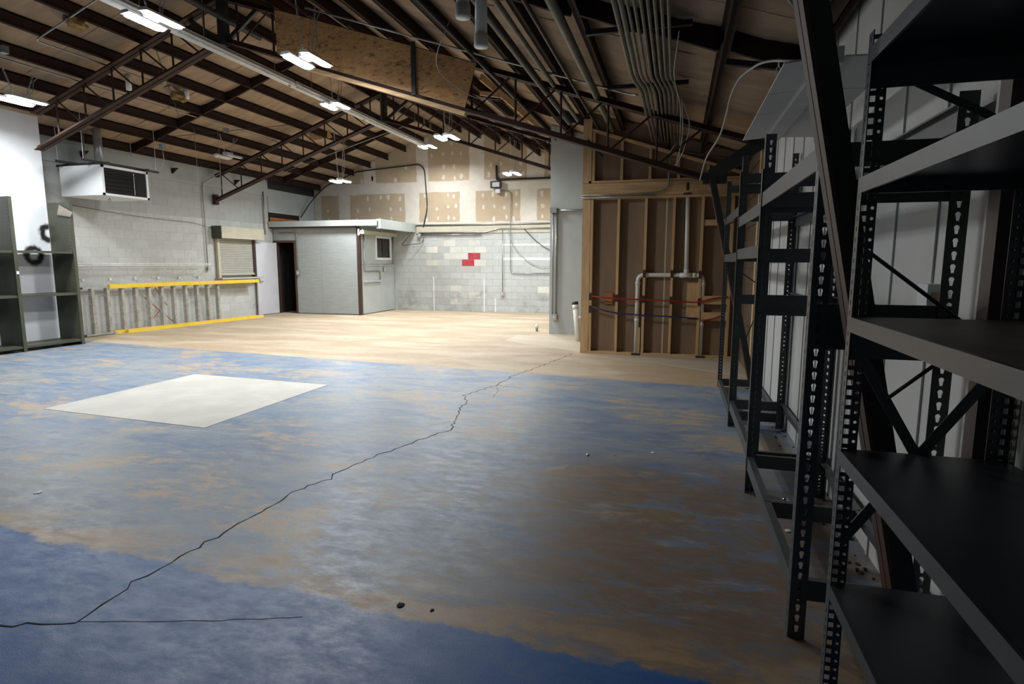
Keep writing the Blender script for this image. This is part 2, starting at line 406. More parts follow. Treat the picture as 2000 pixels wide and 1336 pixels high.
# screw spots of filler: too small to pick apart, one part
sp = B()
for row, (za, zz) in enumerate(((2.8, 3.6), (4.05, 5.3))):
    for x in [-11.05, -10.8, -9.95, -9.55, -9.15, -8.8, -8.45, -7.55, -7.2, -6.85, -6.6, -5.7, -5.35, -5.0, -4.7, -3.85]:
        for z in [za + .04 + i*.34 for i in range(5)]:
            if z > zz or z > zd(x)-.35 or rn.random() < .25: continue
            x2 = x + (.2 if row else 0) + rn.uniform(-.05, .05); z2 = z + rn.uniform(-.04, .04); r = rn.uniform(.045, .075)
            sp.prism([(x2 + r*.8*math.cos(a)*rn.uniform(.5, 1.35), YB-.0145, z2 + r*1.3*math.sin(a)*rn.uniform(.7, 1.2)) for a in [k*math.pi/4 for k in range(8)]], (0, .003, 0))
o = add('filler_spot', sp, 'joint_mud', wb); o['kind'] = 'stuff'
# left wall
b = B().box(XL-.25, XL, YF-.2, YB+.2, 0, zd(XL)+.1)
wl = struct('wall_left', b, 'mortar')
def lcol(y, z):
    if z > 2.6: return (.40, .415, .41)
    return (.49, .50, .48) if random.random() > .2 else (.51, .52, .495)
blockwork(wl, 8.2, 14.95, 3.4, lambda c, z: (XL, c, z), math.pi/2, lambda c, z: 12.95 < c < 14.35 and 1.2 < z < 2.2, lcol)
add('wall_upper', B().box(XL, XL+.028, 8.2, 14.95, 3.4, zd(XL)), 'grey_paint', wl)
add('wall_upper', B().box(XL, XL+.028, 14.95, 16.9, 2.95, 3.62), 'grey_paint', wl)
add('wall_upper', B().box(XL, XL+.028, 16.9, YB, 2.95, 3.62), 'grey_paint', wl); add('wall_upper', B().box(XL, XL+.028, 16.4, YB, 2.5, 2.95), 'grey_paint', wl)
add('wall_upper', B().box(XL, XL+.028, 14.95, YB, 3.62, zd(XL)), 'black_iron', wl)
# opening above the office roof: flat near-black sheet painted as its inside shade, orange boards
add('opening_shade', B().box(XL-.02, XL+.012, 14.95, 16.4, 2.5, 2.95), 'dark_inside', wl)
for z in (2.56, 2.66, 2.74):
    add('opening_board', B().box(XL+.012, XL+.03, 15.0, 16.35, z, z+.07), 'orange_wood', wl)
# right wall: ribbed white sheet metal
wr = struct('wall_right', B().box(XR+.01, XR+.12, YF-.2, YB+.2, 0, 3.2), 'white_metal')
pb = B().box(0, .012, .002, .478, .0, 3.12).box(-.009, .0, .0, .018, 0, 3.12)
pm_ = pb.mesh('wall_panel'); pm_.materials.append(MAT['white_metal'])
y = YF
while y < 7.9:
    add('wall_panel', pm_, 'white_metal', wr, (XR, y + .02, 0)); y += .48
bb = B()
for k in range(15): bb.box(XR-.012 if k % 2 else XR-.03, XR+.01, 8.12, 9.74, .02+k*.2, .02+k*.2+.2)
add('brown_ribbed_panel', bb, 'corrugated_brown', wr)
add('wall_stud', B().box(XR-.06, XR, 7.98, 8.10, 0, 3.0), 'lumber', wr)
add('wall_post', B().box(XR-.05, XR-.001, 2.235, 2.295, 0, 3.1), 'alu', wr)
add('wall_post', B().box(XR-.07, XR-.001, 2.16, 2.232, 0, 3.1), 'brown_trim', wr)
# front wall behind the camera, closes the building
struct('wall_front', B().prism([(XL-.3, YF, 0), (XR+.3, YF, 0), (XR+.3, YF, zd(XR+.3)), (RX, YF, zd(RX)), (XL-.3, YF, zd(XL-.3))], (0, -.2, 0)), 'grey_paint')
# white partition behind the green shelves
wp = struct('wall_partition', B().prism([(XL, YF, 0), (-11.06, YF, 0), (-11.06, YF, zd(-11.06)), (XL, YF, zd(XL))], (0, 8.24-YF, 0)), 'white_wall_sprayed')
# grey wall and stud wall on the right
wg = struct('wall_grey', B().prism([(GX, 12.2, 0), (XR, 12.2, 0), (XR, 12.2, zd(XR)), (GX, 12.2, zd(GX)-.02)], (0, 5.0, 0)), 'grey_paint')

# ---- roof
ce = struct('ceiling', B().prism([(XL-.3, YF, zd(XL-.3)+.02), (RX, YF, zd(RX)+.02), (XR+.3, YF, zd(XR+.3)+.02), (XR+.3, YF, zd(XR+.3)+.2), (RX, YF, zd(RX)+.2), (XL-.3, YF, zd(XL-.3)+.2)], (0, YB-YF+.2, 0)), 'deck_facing')
PX = [RX - .35 - .61*i for i in range(8)][::-1] + [RX + .25 + .61*i for i in range(13)]
def purlin_mesh(slope):
    b = B(); L = YB - YF
    b.box(-.016, .016, 0, L, 0, .175)
    b.box(-.016, .040, 0, L, 0, .016); b.box(-.040, .016, 0, L, .16, .175)
    return b.mesh('purlin')
pl = purlin_mesh(SL); pl.materials.append(MAT['purlin_paint'])
for x in PX: add('purlin', pl, 'purlin_paint', ce, (x, YF, zp(x)), (0, 0, 0))
# insulation-faced panels between purlins
def facing(wd, L, sag, seed):
    rn = random.Random(seed); b = B(); nx, ny = 4, 5
    for j in range(ny+1):
        for i in range(nx+1):
            u, v = i/nx, j/ny; s = sag*math.sin(math.pi*u)*min(1, 6*math.sin(math.pi*v)) + (rn.uniform(-.004, .004) if 0 < u < 1 else 0)
            b.v.append(((u-.5)*wd, v*L, -s))
    for j in range(ny):
        for i in range(nx):
            a = j*(nx+1)+i; b.f.append((a, a+nx+1, a+nx+2, a+1))
    me = b.mesh('roof_panel'); me.materials.append(MAT['deck_facing'])
    for p in me.polygons: p.use_smooth = True
    return me
FM = [facing(.61, 1.24, sg, i) for i, sg in enumerate((.014, .022, .03))]
for i, x in enumerate(PX[:-1]):
    if PX[i] < RX < PX[i+1]: continue
    xc = x + .305; s = SL if xc < RX else -SR
    ny = 11
    for j in range(ny):
        yy = 3.6 + j*1.25
        if x < RX - 2 and yy < 5.9: continue
        L = min(1.24, YB-.02-yy)
        if L < .3: continue
        o = add('roof_panel', FM[(i*3+j*7) % 3], 'deck_facing', ce, (xc, yy, zd(xc)+.004), (0, -math.atan(s), 0))
        o.scale = (1/math.cos(math.atan(s))*.99, L/1.24, 1)
# lines of blocking between the purlins
for Y in (5.3, 10.33, 15.36):
    for i, x in enumerate(PX[:-1]):
        if x < RX < PX[i+1]: continue
        a = Vector((x+.02, Y, zp(x)+.10)); e = Vector((PX[i+1]-.02, Y, zp(PX[i+1])+.10)) - Vector((0, 0, .01))
        if Y == 5.3 and x < -9: continue
        add('roof_blocking', B().bar(a, e, .17, .04), 'purlin_paint', ce)
# angle clips where purlins meet the left wall
for y in (9.35, 11.55, 13.6):
    add('purlin_clip', B().prism([(XL+.03, y, zp(XL)-.02), (XL+.03, y, zp(XL)-.14), (XL+.20, y, zp(XL)-.02)], (0, .05, 0)), 'purlin_paint', ce)

# ================================================================== TRUSSES
def truss(Y, label, x0, x1):
    t = thing('roof_truss', label, 'truss', (RX, Y, RZ))
    def chord(name, xa, xb, dz, mat):
        a = Vector((xa, Y, zb(xa)+dz)); e = Vector((xb, Y, zb(xb)+dz)); b = B()
        d = (e-a).normalized(); up = Vector((-d.z, 0, d.x))
        for s in (-1, 1):
            b.bar(a + Vector((0, s*.008+s*.004, 0)) , e + Vector((0, s*.008+s*.004, 0)), .075, .008)
            b.bar(a + Vector((0, s*.046, 0)) - up*.033, e + Vector((0, s*.046, 0)) - up*.033, .009, .07)
        part(name, b, mat, t)
    chord('bottom_chord', x0, RX-.06, 0, 'truss_paint'); chord('bottom_chord', RX+.06, x1, 0, 'truss_paint')
    chord('top_chord', x0, RX-.06, .59, 'truss_paint'); chord('top_chord', RX+.06, XR-.12, .59, 'truss_paint')
    part('king_post', B().box(RX-.06, RX+.06, Y-.06, Y+.06, RZ-.08, RZ+.68), 'black_iron', t)
    xs = [x for x in PX if x0+.15 < x < x1-.12]
    if Y == TY[0]: xs = [x for x in xs if x > -4]
    for i, x in enumerate(xs):
        if abs(x-RX) < .2: continue
        part('web_post', B().tube([(x, Y, zb(x)), (x, Y, zb(x)+.58)], .016, 6), 'truss_paint', t)
        if x < RX:
            xn = x + .52
            if xn < RX-.05: part('web_diagonal', B().tube([(x, Y, zb(x)+.58), (xn, Y, zb(xn))], .014, 6), 'truss_paint', t)
        else:
            xn = x + .55
            if xn < x1 and i % 1 == 0: part('web_diagonal', B().tube([(x+.03, Y, zb(x)), (xn, Y, zb(xn)+.58)], .014, 6), 'truss_paint', t)
    # knee struts either side of the king post
    for s in (-1, 1):
        part('knee_strut', B().bar((RX+s*.07, Y, RZ-.02), (RX+s*.6, Y, zb(RX+s*.6)+.55), .06, .05), 'black_iron', t)
    if x1 > 0:
        # sloping leg down to the foot of the right wall, and the stub rafter to the wall head
        a = Vector((.375, Y, 2.52)); e = Vector((.955, Y, .02)); b = B()
        if Y < 3: a, e = Vector((.345, Y, 2.56)), Vector((.868, Y, .02))
        d = (e-a).normalized(); u = Vector((d.z, 0, -d.x))
        for s in (-1, 1):
            b.bar(a + Vector((0, s*.034, 0)), e + Vector((0, s*.034, 0)), .068, .058)
        part('leg', b, 'leg_paint', t)
        part('leg_shade', B().bar(a + Vector((.012, 0, 0)), e + Vector((.012, 0, 0)), .06, .13), 'black_iron', t)  # black bar paints the shade on the leg's camera-facing side
        part('stub_rafter', B().bar((.36, Y, 2.56), (XR-.03, Y, 2.97), .15, .12), 'black_iron', t)
        part('gusset', B().box(.27, .55, Y-.05, Y+.05, 2.47, 2.60), 'black_iron', t)
        rods = (((.54, 1.62), (.945, 1.30)), ((.67, .96), (.945, 1.22)), ((.655, 1.06), (.945, .74))) if Y < 3 else (((.50, 1.93), (XR-.03, 2.16)), ((.60, 1.52), (XR-.03, 1.24)), ((.84, .46), (XR-.03, .86)))
        for p, q in rods: part('tie_rod', B().tube([(p[0], Y+.075, p[1]), (q[0], Y+.075, q[1])], .007, 6), 'black_iron', t)
    if x0 < XL+.2:
        part('end_bracket', B().box(XL+.03, XL+.12, Y-.06, Y+.06, zb(XL)-.09, zb(XL)+.16), 'truss_paint', t)
    return t
truss(TY[0], 'nearest roof truss overhead with brown leg behind the closest rack', XL+.1, .36)
truss(TY[1], 'brown steel roof truss carrying the big OSB panel', -10.55, .36)
truss(TY[2], 'farthest roof truss ending on bracket beside shutter window', XL+.1, GX-.03)

tag(add('panel_post', B().box(-3.56, -3.50, 7.69, 7.713, zb(-3.53)-.03, zb(-3.53)+.66), 'black_iron'), 'dark steel upright in front of the large OSB sheet', 'post')
# OSB panels on the middle truss
def slab(name, xa, xb, lo, hi, Y, mat, label, cat, th=.012, group=None):
    o = add(name, B().prism([(xa[0], Y, zb(xa[0])+lo), (xb[0], Y, zb(xb[0])+lo), (xb[1], Y, zb(xb[1])+hi), (xa[1], Y, zb(xa[1])+hi)], (0, th, 0)), mat)
    return tag(o, label, cat, group)
slab('osb_panel', (-5.66, -5.68), (-5.17, -5.10), -.0, .60, 7.715, 'osb', 'small darker OSB piece left of the seam on truss', 'board')
slab('osb_panel', (-5.16, -5.09), (-2.80, -2.64), -.0, .60, 7.715, 'osb', 'large brown OSB sheet fixed to middle roof truss', 'board')
tag(add('lumber_strip', B().bar((-5.2, 7.75, zb(-5.2)-.075), (-2.80, 7.75, zb(-2.80)-.075), .05, .09), 'lumber_flat'), 'pale lumber strip along bottom edge of OSB sheet', 'lumber')
tag(add('lumber_board', B().bar((-2.80, 8.4, 4.135), (-2.60, 12.0, 4.06), .09, .038), 'lumber_flat'), 'orange lumber board slanting through the trusses past OSB sheet', 'lumber')
tag(add('lumber_block', B().bar((-2.98, 8.9, 4.06), (-2.66, 8.9, 4.00), .06, .038), 'lumber_flat'), 'short orange lumber block nailed across, nearer of two', 'lumber')
tag(add('lumber_block', B().bar((-3.0, 10.3, 4.02), (-2.60, 10.3, 3.95), .06, .038), 'lumber_flat'), 'short orange lumber block nailed across, farther of two', 'lumber')
tag(add('lumber_patch', B().bar((-9.15, 13.6, zp(-9.15)+.10), (-8.75, 13.95, zp(-8.75)+.10), .20, .02), 'lumber_flat'), 'torn orange wood patch in roof behind farthest truss', 'board')

# ================================================================== LIGHTS
def chain(b, p, q, r=.0045):
    p = Vector(p); q = Vector(q); n = max(2, int((q-p).length/.045)); d = (q-p)/n
    for i in range(n):
        a = p + d*i; u = Vector((.011, 0, 0)) if i % 2 else Vector((0, .011, 0))
        b.tube([a - d*.1, a + d*.25 + u, a + d*.85 + u, a + d*1.1, a + d*.85 - u, a + d*.25 - u, a - d*.1], r, 4, False)
def shop_light(x, y, z, L, label, lit=True, tilt=0, top=None, wd=.14, gap=.27):
    t = thing('shop_light', label, 'light', (x, y, z), 'hanging twin-panel shop lights')
    top = zp(x) if top is None else top
    for s in (-1, 1):
        cx = s*gap/2; b = B()
        b.prism([(cx-wd/2, -L/2, .012), (cx+wd/2, -L/2, .012), (cx+wd/2*.6, -L/2, .05), (cx-wd/2*.6, -L/2, .05)], (0, L, 0))
        h = add('led_panel', b, 'lamp_body', t)
        m = B(); n = 6
        for e in range(2):
            pass
        pts = []
        for k in range(8):
            a = math.pi*k/7; pts.append((cx + wd/2*.92*math.cos(a), L/2 - .08 + .075*math.sin(a), -.004))
        for k in range(8):
            a = math.pi + math.pi*k/7; pts.append((cx + wd/2*.92*math.cos(a), -L/2 + .08 + .075*math.sin(a), -.004))
        m.prism(pts, (0, 0, .016)); add('lens', m, 'lens_lit' if lit else 'lens_off', h)
        h.rotation_euler = (0, s*math.radians(4 + tilt), 0)
        if lit:
            ld = bpy.data.lights.new('led_light', 'AREA'); ld.shape = 'RECTANGLE'; ld.size = wd*.9; ld.size_y = L*.95
            ld.energy = LAMP_W; ld.spread = math.radians(166); ld.color = LAMP_COL
            lo = bpy.data.objects.new('led_light', ld); COL.objects.link(lo); lo.parent = t; lo.location = (cx, 0, -.02)
    add('hub', B().box(-.06, .06, -.10, .10, .02, .075), 'lamp_body', t)
    hh = top - z
    for s in (-1, 1):
        b = B(); chain(b, (0, s*.09, .07), (0, s*.22, hh))
        add('chain', b, 'galvanised', t)
    add('cord', B().tube([(.02, .1, .07), (.05, .16, hh*.4), (.02, .20, hh*.75), (.03, .3, hh)], .006, 6), 'cable_grey', t)
    return t
shop_light(-6.28, 6.2, 4.43, .56, 'lit twin shop light under the long strip, nearest camera')
shop_light(-4.69, 7.0, 4.08, .56, 'lit twin shop light hanging on chains before the OSB sheet')
shop_light(-9.70, 7.0, 3.93, .56, 'lit twin shop light beside white partition at far left')
shop_light(-6.46, 10.5, 4.49, .48, 'lit twin shop light under the middle of long strip', top=zp(-6.46))
shop_light(-6.77, 15.6, 4.68, .48, 'lit twin shop light at the far end of long strip')
shop_light(-4.56, 11.5, 4.00, .48, 'lit twin shop light on long chains right of strip end')
shop_light(-8.55, 14.0, 3.60, .48, 'lit twin shop light above the office roof')
shop_light(-4.17, 15.0, 3.77, .48, 'lit twin shop light before the back wall drywall, rightmost')
shop_light(-9.86, 11.5, 3.88, .48, 'unlit tilted shop light above the wire shelf', lit=False, tilt=8)

# long row of unlit fluorescent strip fixtures under the ridge
ys = [4.2, 6.9, 9.5, 12.1, 15.15]
for i, (a, e) in enumerate(zip(ys, ys[1:])):
    t = thing('strip_fixture', ('nearest', 'second', 'third', 'farthest')[i] + ' unlit white strip fixture in row under the ridge', 'light', (RX, a, 4.6), 'unlit strip fixtures under the ridge')
    part('housing', B().prism([(RX-.035, a+.03, 4.62), (RX+.035, a+.03, 4.62), (RX+.03, a+.03, 4.69), (RX-.03, a+.03, 4.69)], (0, e-a-.06, 0)), 'white_metal', t)
    part('reflector', B().prism([(RX-.036, a+.03, 4.665), (RX-.115, a+.03, 4.60), (RX-.115, a+.03, 4.605), (RX-.034, a+.03, 4.671)], (0, e-a-.06, 0)), 'white_metal', t)
    part('reflector', B().prism([(RX+.036, a+.03, 4.665), (RX+.115, a+.03, 4.60), (RX+.115, a+.03, 4.605), (RX+.034, a+.03, 4.671)], (0, e-a-.06, 0)), 'white_metal', t)
    o = part('tube', B().tube([(RX, a+.06, 4.598), (RX, e-.06, 4.598)], .016, 8), 'lens_off', t); smooth(o)
    for k in (.2, .8):
        yy = a + (e-a)*k; part('hanger', B().tube([(RX, yy, 4.68), (RX, yy, zd(RX)-.02)], .004, 6), 'galvanised', t)
# dark beam that runs along the left of the strip
tag(add('ridge_beam', B().box(RX-.27, RX-.19, YF, 15.3, 4.70, 4.83), 'purlin_paint'), 'dark steel beam running beside the white strip fixtures', 'beam')

# ================================================================== CEILING PIPES
def lon(name, x, dz, y0, y1, r, mat, label, cat, group=None, ze=None):
    z0 = zp(x) - dz; z1 = z0 if ze is None else ze
    return pipe(name, [(x, y0, z0), (x, y1, z1)], r, mat, label, cat, None, group, seg=10)
lon('roof_pipe', -1.74, .12, 2.0, 9.70, .045, 'black_iron', 'thick black pipe under roof, leftmost of the pipes running back', 'pipe')
lon('roof_pipe', -1.60, .06, 2.0, 9.72, .032, 'conduit_old', 'grey-green conduit pipe just right of the thick black pipe', 'pipe')
lon('roof_pipe', -1.27, .10, 2.0, 9.70, .020, 'black_iron', 'thin dark pipe between the two grey-green roof pipes', 'pipe')
lon('roof_pipe', -1.05, .05, 2.0, 9.70, .045, 'conduit_old', 'thick grey-green pipe left of the conduit bundle', 'pipe')
lon('roof_pipe', -2.45, .12, 3.2, 12.1, .022, 'black_iron', 'slim dark pipe running back past the OSB sheet edge', 'pipe')
lon('roof_pipe', RX+.18, .38, 4.0, 8.4, .045, 'black_iron', 'dark pipe right of the strip ending at OSB panel', 'pipe')
# conduit bundle
ordn = ('leftmost', 'second', 'third', 'fourth', 'middle', 'sixth', 'seventh', 'eighth', 'rightmost')
for i in range(9):
    x = -.50 + i*.047; r = .021 if i < 2 else .0135
    z = 3.34 - .10*(x+.5) * 1.0
    pts = [(x, 2.2, z), (x, 6.25, z), (x+.07, 6.62, z-.03), (x+.07, 9.66, z+.03)]
    pipe('conduit', pts, r, 'conduit_old', ordn[i] + ' conduit of the nine-conduit bundle under the right roof', 'conduit', None, 'conduit bundle under the right roof', .25, 8)
for k, y in enumerate((5.15, 6.75)):
    tag(add('strut_channel', B().box(-.80, .05, y-.02, y+.02, 3.37, 3.41), 'black_iron'), ('nearer' if k == 0 else 'farther') + ' steel strut carrying the conduit bundle', 'strut')
tag(add('strut_channel', B().bar((.28, 4.6, 2.90), (.74, 4.6, 2.82), .04, .04), 'black_iron'), 'steel strut above the unlit white fixture over racks', 'strut')
# crossing conduits
pipe('cross_conduit', [(-4.95, 7.38, zp(-4.95)), (-3.43, 7.38, zp(-3.43)-.01), (-.62, 7.38, zp(-.62)-.01), (-.50, 7.0, 3.36)], .013, 'conduit', 'pale conduit crossing the right roof slope above OSB sheet', 'conduit')
pipe('cross_conduit', [(-8.92, 8.9, zp(-8.92)-.02), (-8.92, 6.72, zp(-8.92)-.02), (-7.2, 6.72, zp(-7.2)-.02)], .013, 'conduit', 'pale bent conduit crossing left roof slope near the partition light', 'conduit')
pipe('roof_conduit', [(-9.56, 5.9, zp(-9.56)+.02), (-9.56, 12.3, zp(-9.56)+.02), (-9.5, 12.8, zp(-9.5)-.02)], .011, 'conduit', 'long pale conduit running along a purlin on the left', 'conduit')
pipe('cross_conduit', [(-10.9, 14.5, zp(-10.9)-.03), (-6.85, 14.5, zp(-6.85)-.35)], .011, 'conduit', 'pale conduit crossing left slope above the office light', 'conduit')
pipe('cross_conduit', [(-6.2, 11.2, zp(-6.2)-.10), (-5.9, 11.2, zp(-5.9)-.02), (-3.0, 11.2, zp(-3.0)-.20), (-2.6, 11.2, zp(-2.6)-.20)], .014, 'conduit', 'conduit crossing right slope behind the long-chain shop light', 'conduit')
pipe('hanging_cable', [(-2.45, 6.3, zp(-2.45)), (-2.9, 6.8, 3.78), (-2.6, 7.6, 3.60), (-2.1, 7.75, 3.62)], .005, 'cable_grey', 'loose thin cable drooping in front of OSB sheet', 'cable', rad=.4)
# capped pvc drops
for k, (x, y, z0) in enumerate(((-1.715, 4.7, 3.434), (-1.68, 5.05, 3.327))):
    t = thing('capped_pipe', ('shorter' if k == 0 else 'longer') + ' white capped plastic pipe hanging from right roof', 'pipe', (x, y, z0), 'capped pipe drops')
    smooth(part('pipe', B().tube([(x, y, z0+.08), (x, y, zd(x)-.02)], .052, 16), 'pvc_white', t))
    smooth(part('cap', B().tube([(x, y, z0), (x, y, z0+.012), (x, y, z0+.10)], .060, 16), 'pvc_white', t))
# torn insulation and bits in the roof
def blob(x, y, z, r, n, seed):
    rn = random.Random(seed); bm = bmesh.new(); bmesh.ops.create_icosphere(bm, subdivisions=2, radius=r)
    for v in bm.verts: v.co = Vector((v.co.x*n[0], v.co.y*n[1], v.co.z*n[2]))*rn.uniform(.7, 1.25)
    me = bpy.data.meshes.new('tuft'); bm.to_mesh(me); bm.free(); return me
def vent(x, y, label):
    t = thing('torn_insulation', label, 'insulation', (x, y, zd(x)-.1))
    add('fluff', blob(0, 0, 0, .12, (1, 1.3, .8), int(x*10)), 'insulation', t, (.05, .1, -.07)); add('fluff', blob(0, 0, 0, .09, (1, 1, .9), int(y*10)), 'insulation', t, (-.03, .24, -.04))
    add('facing_flap', B().prism([(-.14, -.12, .05), (.12, -.14, .05), (.09, .1, -.10), (-.10, .1, -.08)], (0, .004, .004)), 'deck_facing', t)
vent(-8.37, 6.75, 'yellow insulation bursting from roof near the left light')
vent(-9.15, 9.35, 'yellow insulation tuft beside short pipe stub on left roof')
for k, (x, y, lab) in enumerate(((-9.0, 9.5, 'short pale pipe stub poking down from left roof'), (-9.25, 8.5, 'small white round stub in left roof beyond truss'))):
    smooth(tag(add('pipe_stub', B().tube([(x, y, zd(x)-.26), (x, y, zd(x)-.01)], .05 if k == 0 else .045, 12), 'pvc_white'), lab, 'pipe'))
# junction boxes with drops
def jbox(x, y, z, lab):
    t = thing('junction_box', lab, 'box', (x, y, z)); part('body', B().box(x-.05, x+.05, y-.04, y+.04, z-.05, z+.05), 'conduit', t); part('cover', B().box(x-.045, x+.045, y-.047, y-.04, z-.045, z+.045), 'galvanised', t)
jbox(-9.30, 6.55, zp(-9.3)-.03, 'small metal junction box above the partition light')
jbox(-9.62, 11.2, zp(-9.62)-.03, 'small metal junction box above the unlit shop light')

tag(add('knee_brace', B().bar((-1.42, 9.55, 3.42), (-1.18, 9.6, 3.16), .035, .03), 'black_iron'), 'short dark brace poking down over the stud wall corner', 'brace')
for k, (x, y, z0, lab) in enumerate(((-9.9, 10.6, 3.05, 'thin wire hanging straight down right of the heater'), (-9.75, 11.1, 3.1, 'thin curling wire hanging left of the unlit shop light'))):
    pipe('hanging_wire', [(x, y, zp(x)), (x+.01, y, z0+.4), (x-.01, y, z0+.15), (x+.02, y, z0)], .0035, 'cable_grey', lab, 'wire', rad=.1)
pipe('brace_rod', [(-10.6, 10.2, zp(-10.6)), (-8.6, 12.6, zp(-8.6))], .006, 'black_iron', 'thin dark diagonal roof rod nearer the heater', 'rod')
pipe('brace_rod', [(-8.2, 8.1, zp(-8.2)-.02), (-9.6, 9.9, zp(-9.6)-.02)], .006, 'black_iron', 'thin dark diagonal roof rod just past the middle truss', 'rod')
# ================================================================== HEATER
h = thing('unit_heater', 'white hanging unit heater with black louvers on left wall', 'heater', (-10.85, 9.25, 2.74))
hx0, hx1, hy0, hy1, hz0, hz1 = -11.32, -10.30, 8.74, 9.74, 2.74, 3.29
part('body', B().box(hx0, hx1-.02, hy0, hy1, hz0, hz1).box(hx1-.02, hx1, hy0, hy0+.045, hz0, hz1).box(hx1-.02, hx1, hy1-.045, hy1, hz0, hz1).box(hx1-.02, hx1, hy0, hy1, hz1-.045, hz1).box(hx1-.02, hx1, hy0, hy1, hz0, hz0+.04), 'heater_white', h)
part('grille_back', B().box(hx1-.0195, hx1-.018, hy0+.045, hy1-.045, hz0+.04, hz1-.045), 'dark_inside', h)
for k in range(6):
    z = hz0 + .075 + k*.072
    part('louver', B().prism([(hx1-.016, hy0+.05, z), (hx1+.01, hy0+.05, z-.025), (hx1+.014, hy0+.05, z-.022), (hx1-.012, hy0+.05, z+.006)], (0, .68, 0)), 'black_iron', h)
part('louver_rod', B().tube([(hx1+.012, hy0+.66, hz0+.06), (hx1+.012, hy0+.66, hz1-.08)], .005, 6), 'galvanised', h)
for (y0, yl) in ((8.80, 1), (9.66, 1)):
    part('support_channel', B().box(hx0-.12, hx1+.12, y0-.025, y0+.025, hz1, hz1+.045), 'black_iron', h)
for x in (hx0+.2, hx1-.2):
    part('support_channel', B().box(x-.022, x+.022, hy0-.2, hy1+.45, hz1+.045, hz1+.085), 'black_iron', h)
for (x, y) in ((hx0+.2, hy0-.17), (hx0+.2, hy1+.4), (hx1-.2, hy0-.17), (hx1-.2, hy1+.4)):
    part('hanger_rod', B().tube([(x, y, hz1+.06), (x, y, zp(x)+.1)], .006, 6), 'galvanised', h)
smooth(part('flue', B().tube([(-11.0, 9.3, hz1), (-11.0, 9.3, zd(-11.0)-.01)], .075, 20), 'galvanised', h))
part('gas_line', B().tube([(-11.12, 9.12, hz1), (-11.14, 9.12, zd(-11.12)-.02)], .012, 8), 'conduit', h)
part('loop_wire', B().tube([(-10.7, 9.2, hz0), (-10.68, 9.2, hz0-.05), (-10.71, 9.2, hz0-.09), (-10.74, 9.2, hz0-.05), (-10.7, 9.2, hz0)], .004, 6), 'cable_black', h)
pipe('heater_cable', [(-10.05, 9.9, 3.75), (-10.08, 9.95, 3.5), (-10.2, 9.85, 3.33)], .007, 'cable_grey', 'grey cable dropping to the heater from a box', 'cable', rad=.2)
jbox(-10.05, 9.9, 3.80, 'small metal junction box above the heater')

# ================================================================== LEFT WALL THINGS
# green steel shelving
SX0, SX1 = -11.03, -10.50
def shelving(y0, y1, z1, label, far, levels, bottom=True):
    t = thing('shelving_unit', label, 'shelves', (SX1, y0, 0), 'green steel shelving')
    for y in ((y0, y1) if far else (y0,)):
        part('end_panel', B().box(SX0, SX1, y-.009, y+.009, .0, z1), 'green_steel', t)
        part('upright', B().box(SX1, SX1+.012, y-.028, y+.028, 0, z1), 'green_steel', t)
        b = B()
        for k in range(38):
            z = .2 + k*.06
            if z < z1-.05: b.box(SX1-.06, SX1-.05, y-.0095, y+.0095, z, z+.012)
        o = part('slot_row', b, 'tape_clear', t); o['kind'] = 'stuff'
    for z in levels:
        part('shelf', B().box(SX0, SX1, y0+.01, y1-.01, z-.012, z).box(SX1-.012, SX1, y0+.01, y1-.01, z-.04, z-.012), 'green_steel', t)
    return t
shelving(5.2, 6.17, 2.58, 'green steel shelving bay cut off by left picture edge', False, (.10, .95, 1.69))
shelving(6.19, 7.21, 2.58, 'green steel shelving bay between the outer bays', False, (.10, .95, 1.69))
shelving(7.23, 8.235, 2.56, 'open-backed green steel shelving bay nearest the ladder', True, (.10, .95, 1.69))
tag(add('plastic_scrap', B().prism([(-10.72, 8.20, 2.50), (-10.42, 8.20, 2.36), (-10.47, 8.2, 2.30), (-10.78, 8.2, 2.34)], (.01, -.004, .02)), 'tape_clear'), 'torn plastic wrap hanging on the green shelf end panel', 'wrap')
tag(add('paper_tag', B().box(SX1+.0125, SX1+.014, 7.215, 7.255, 1.30, 1.35), 'white_paint'), 'small white paper tag on green shelf upright', 'tag')
# wire shelf
t = thing('wire_shelf', 'white wire shelf on brackets above the yellow ladder', 'shelf', (XL+.03, 9.0, 1.15))
wx0, wx1 = XL+.04, XL+.34
for (x, z) in ((wx1, 1.47), (wx1, 1.435), (wx0, 1.465), ((wx0+wx1)/2, 1.468)):
    part('long_wire', B().tube([(x, 8.6, z), (x, 12.25, z)], .0075, 6), 'white_wire', t)
b = B()
for k in range(122): b.tube([(wx0, 8.6+k*.03, 1.472), (wx1, 8.6+k*.03, 1.472), (wx1+.003, 8.6+k*.03, 1.435)], .0022, 4)
o = part('cross_wires', b, 'white_wire', t); o['kind'] = 'stuff'
for k in range(6):
    y = 9.15 + k*.6
    part('brace', B().tube([(wx1, y, 1.44), (XL+.04, y, 1.15)], .008, 6), 'white_wire', t)
    part('wall_clip', B().box(XL+.03, XL+.05, y-.018, y+.018, 1.12, 1.18), 'white_wire', t)
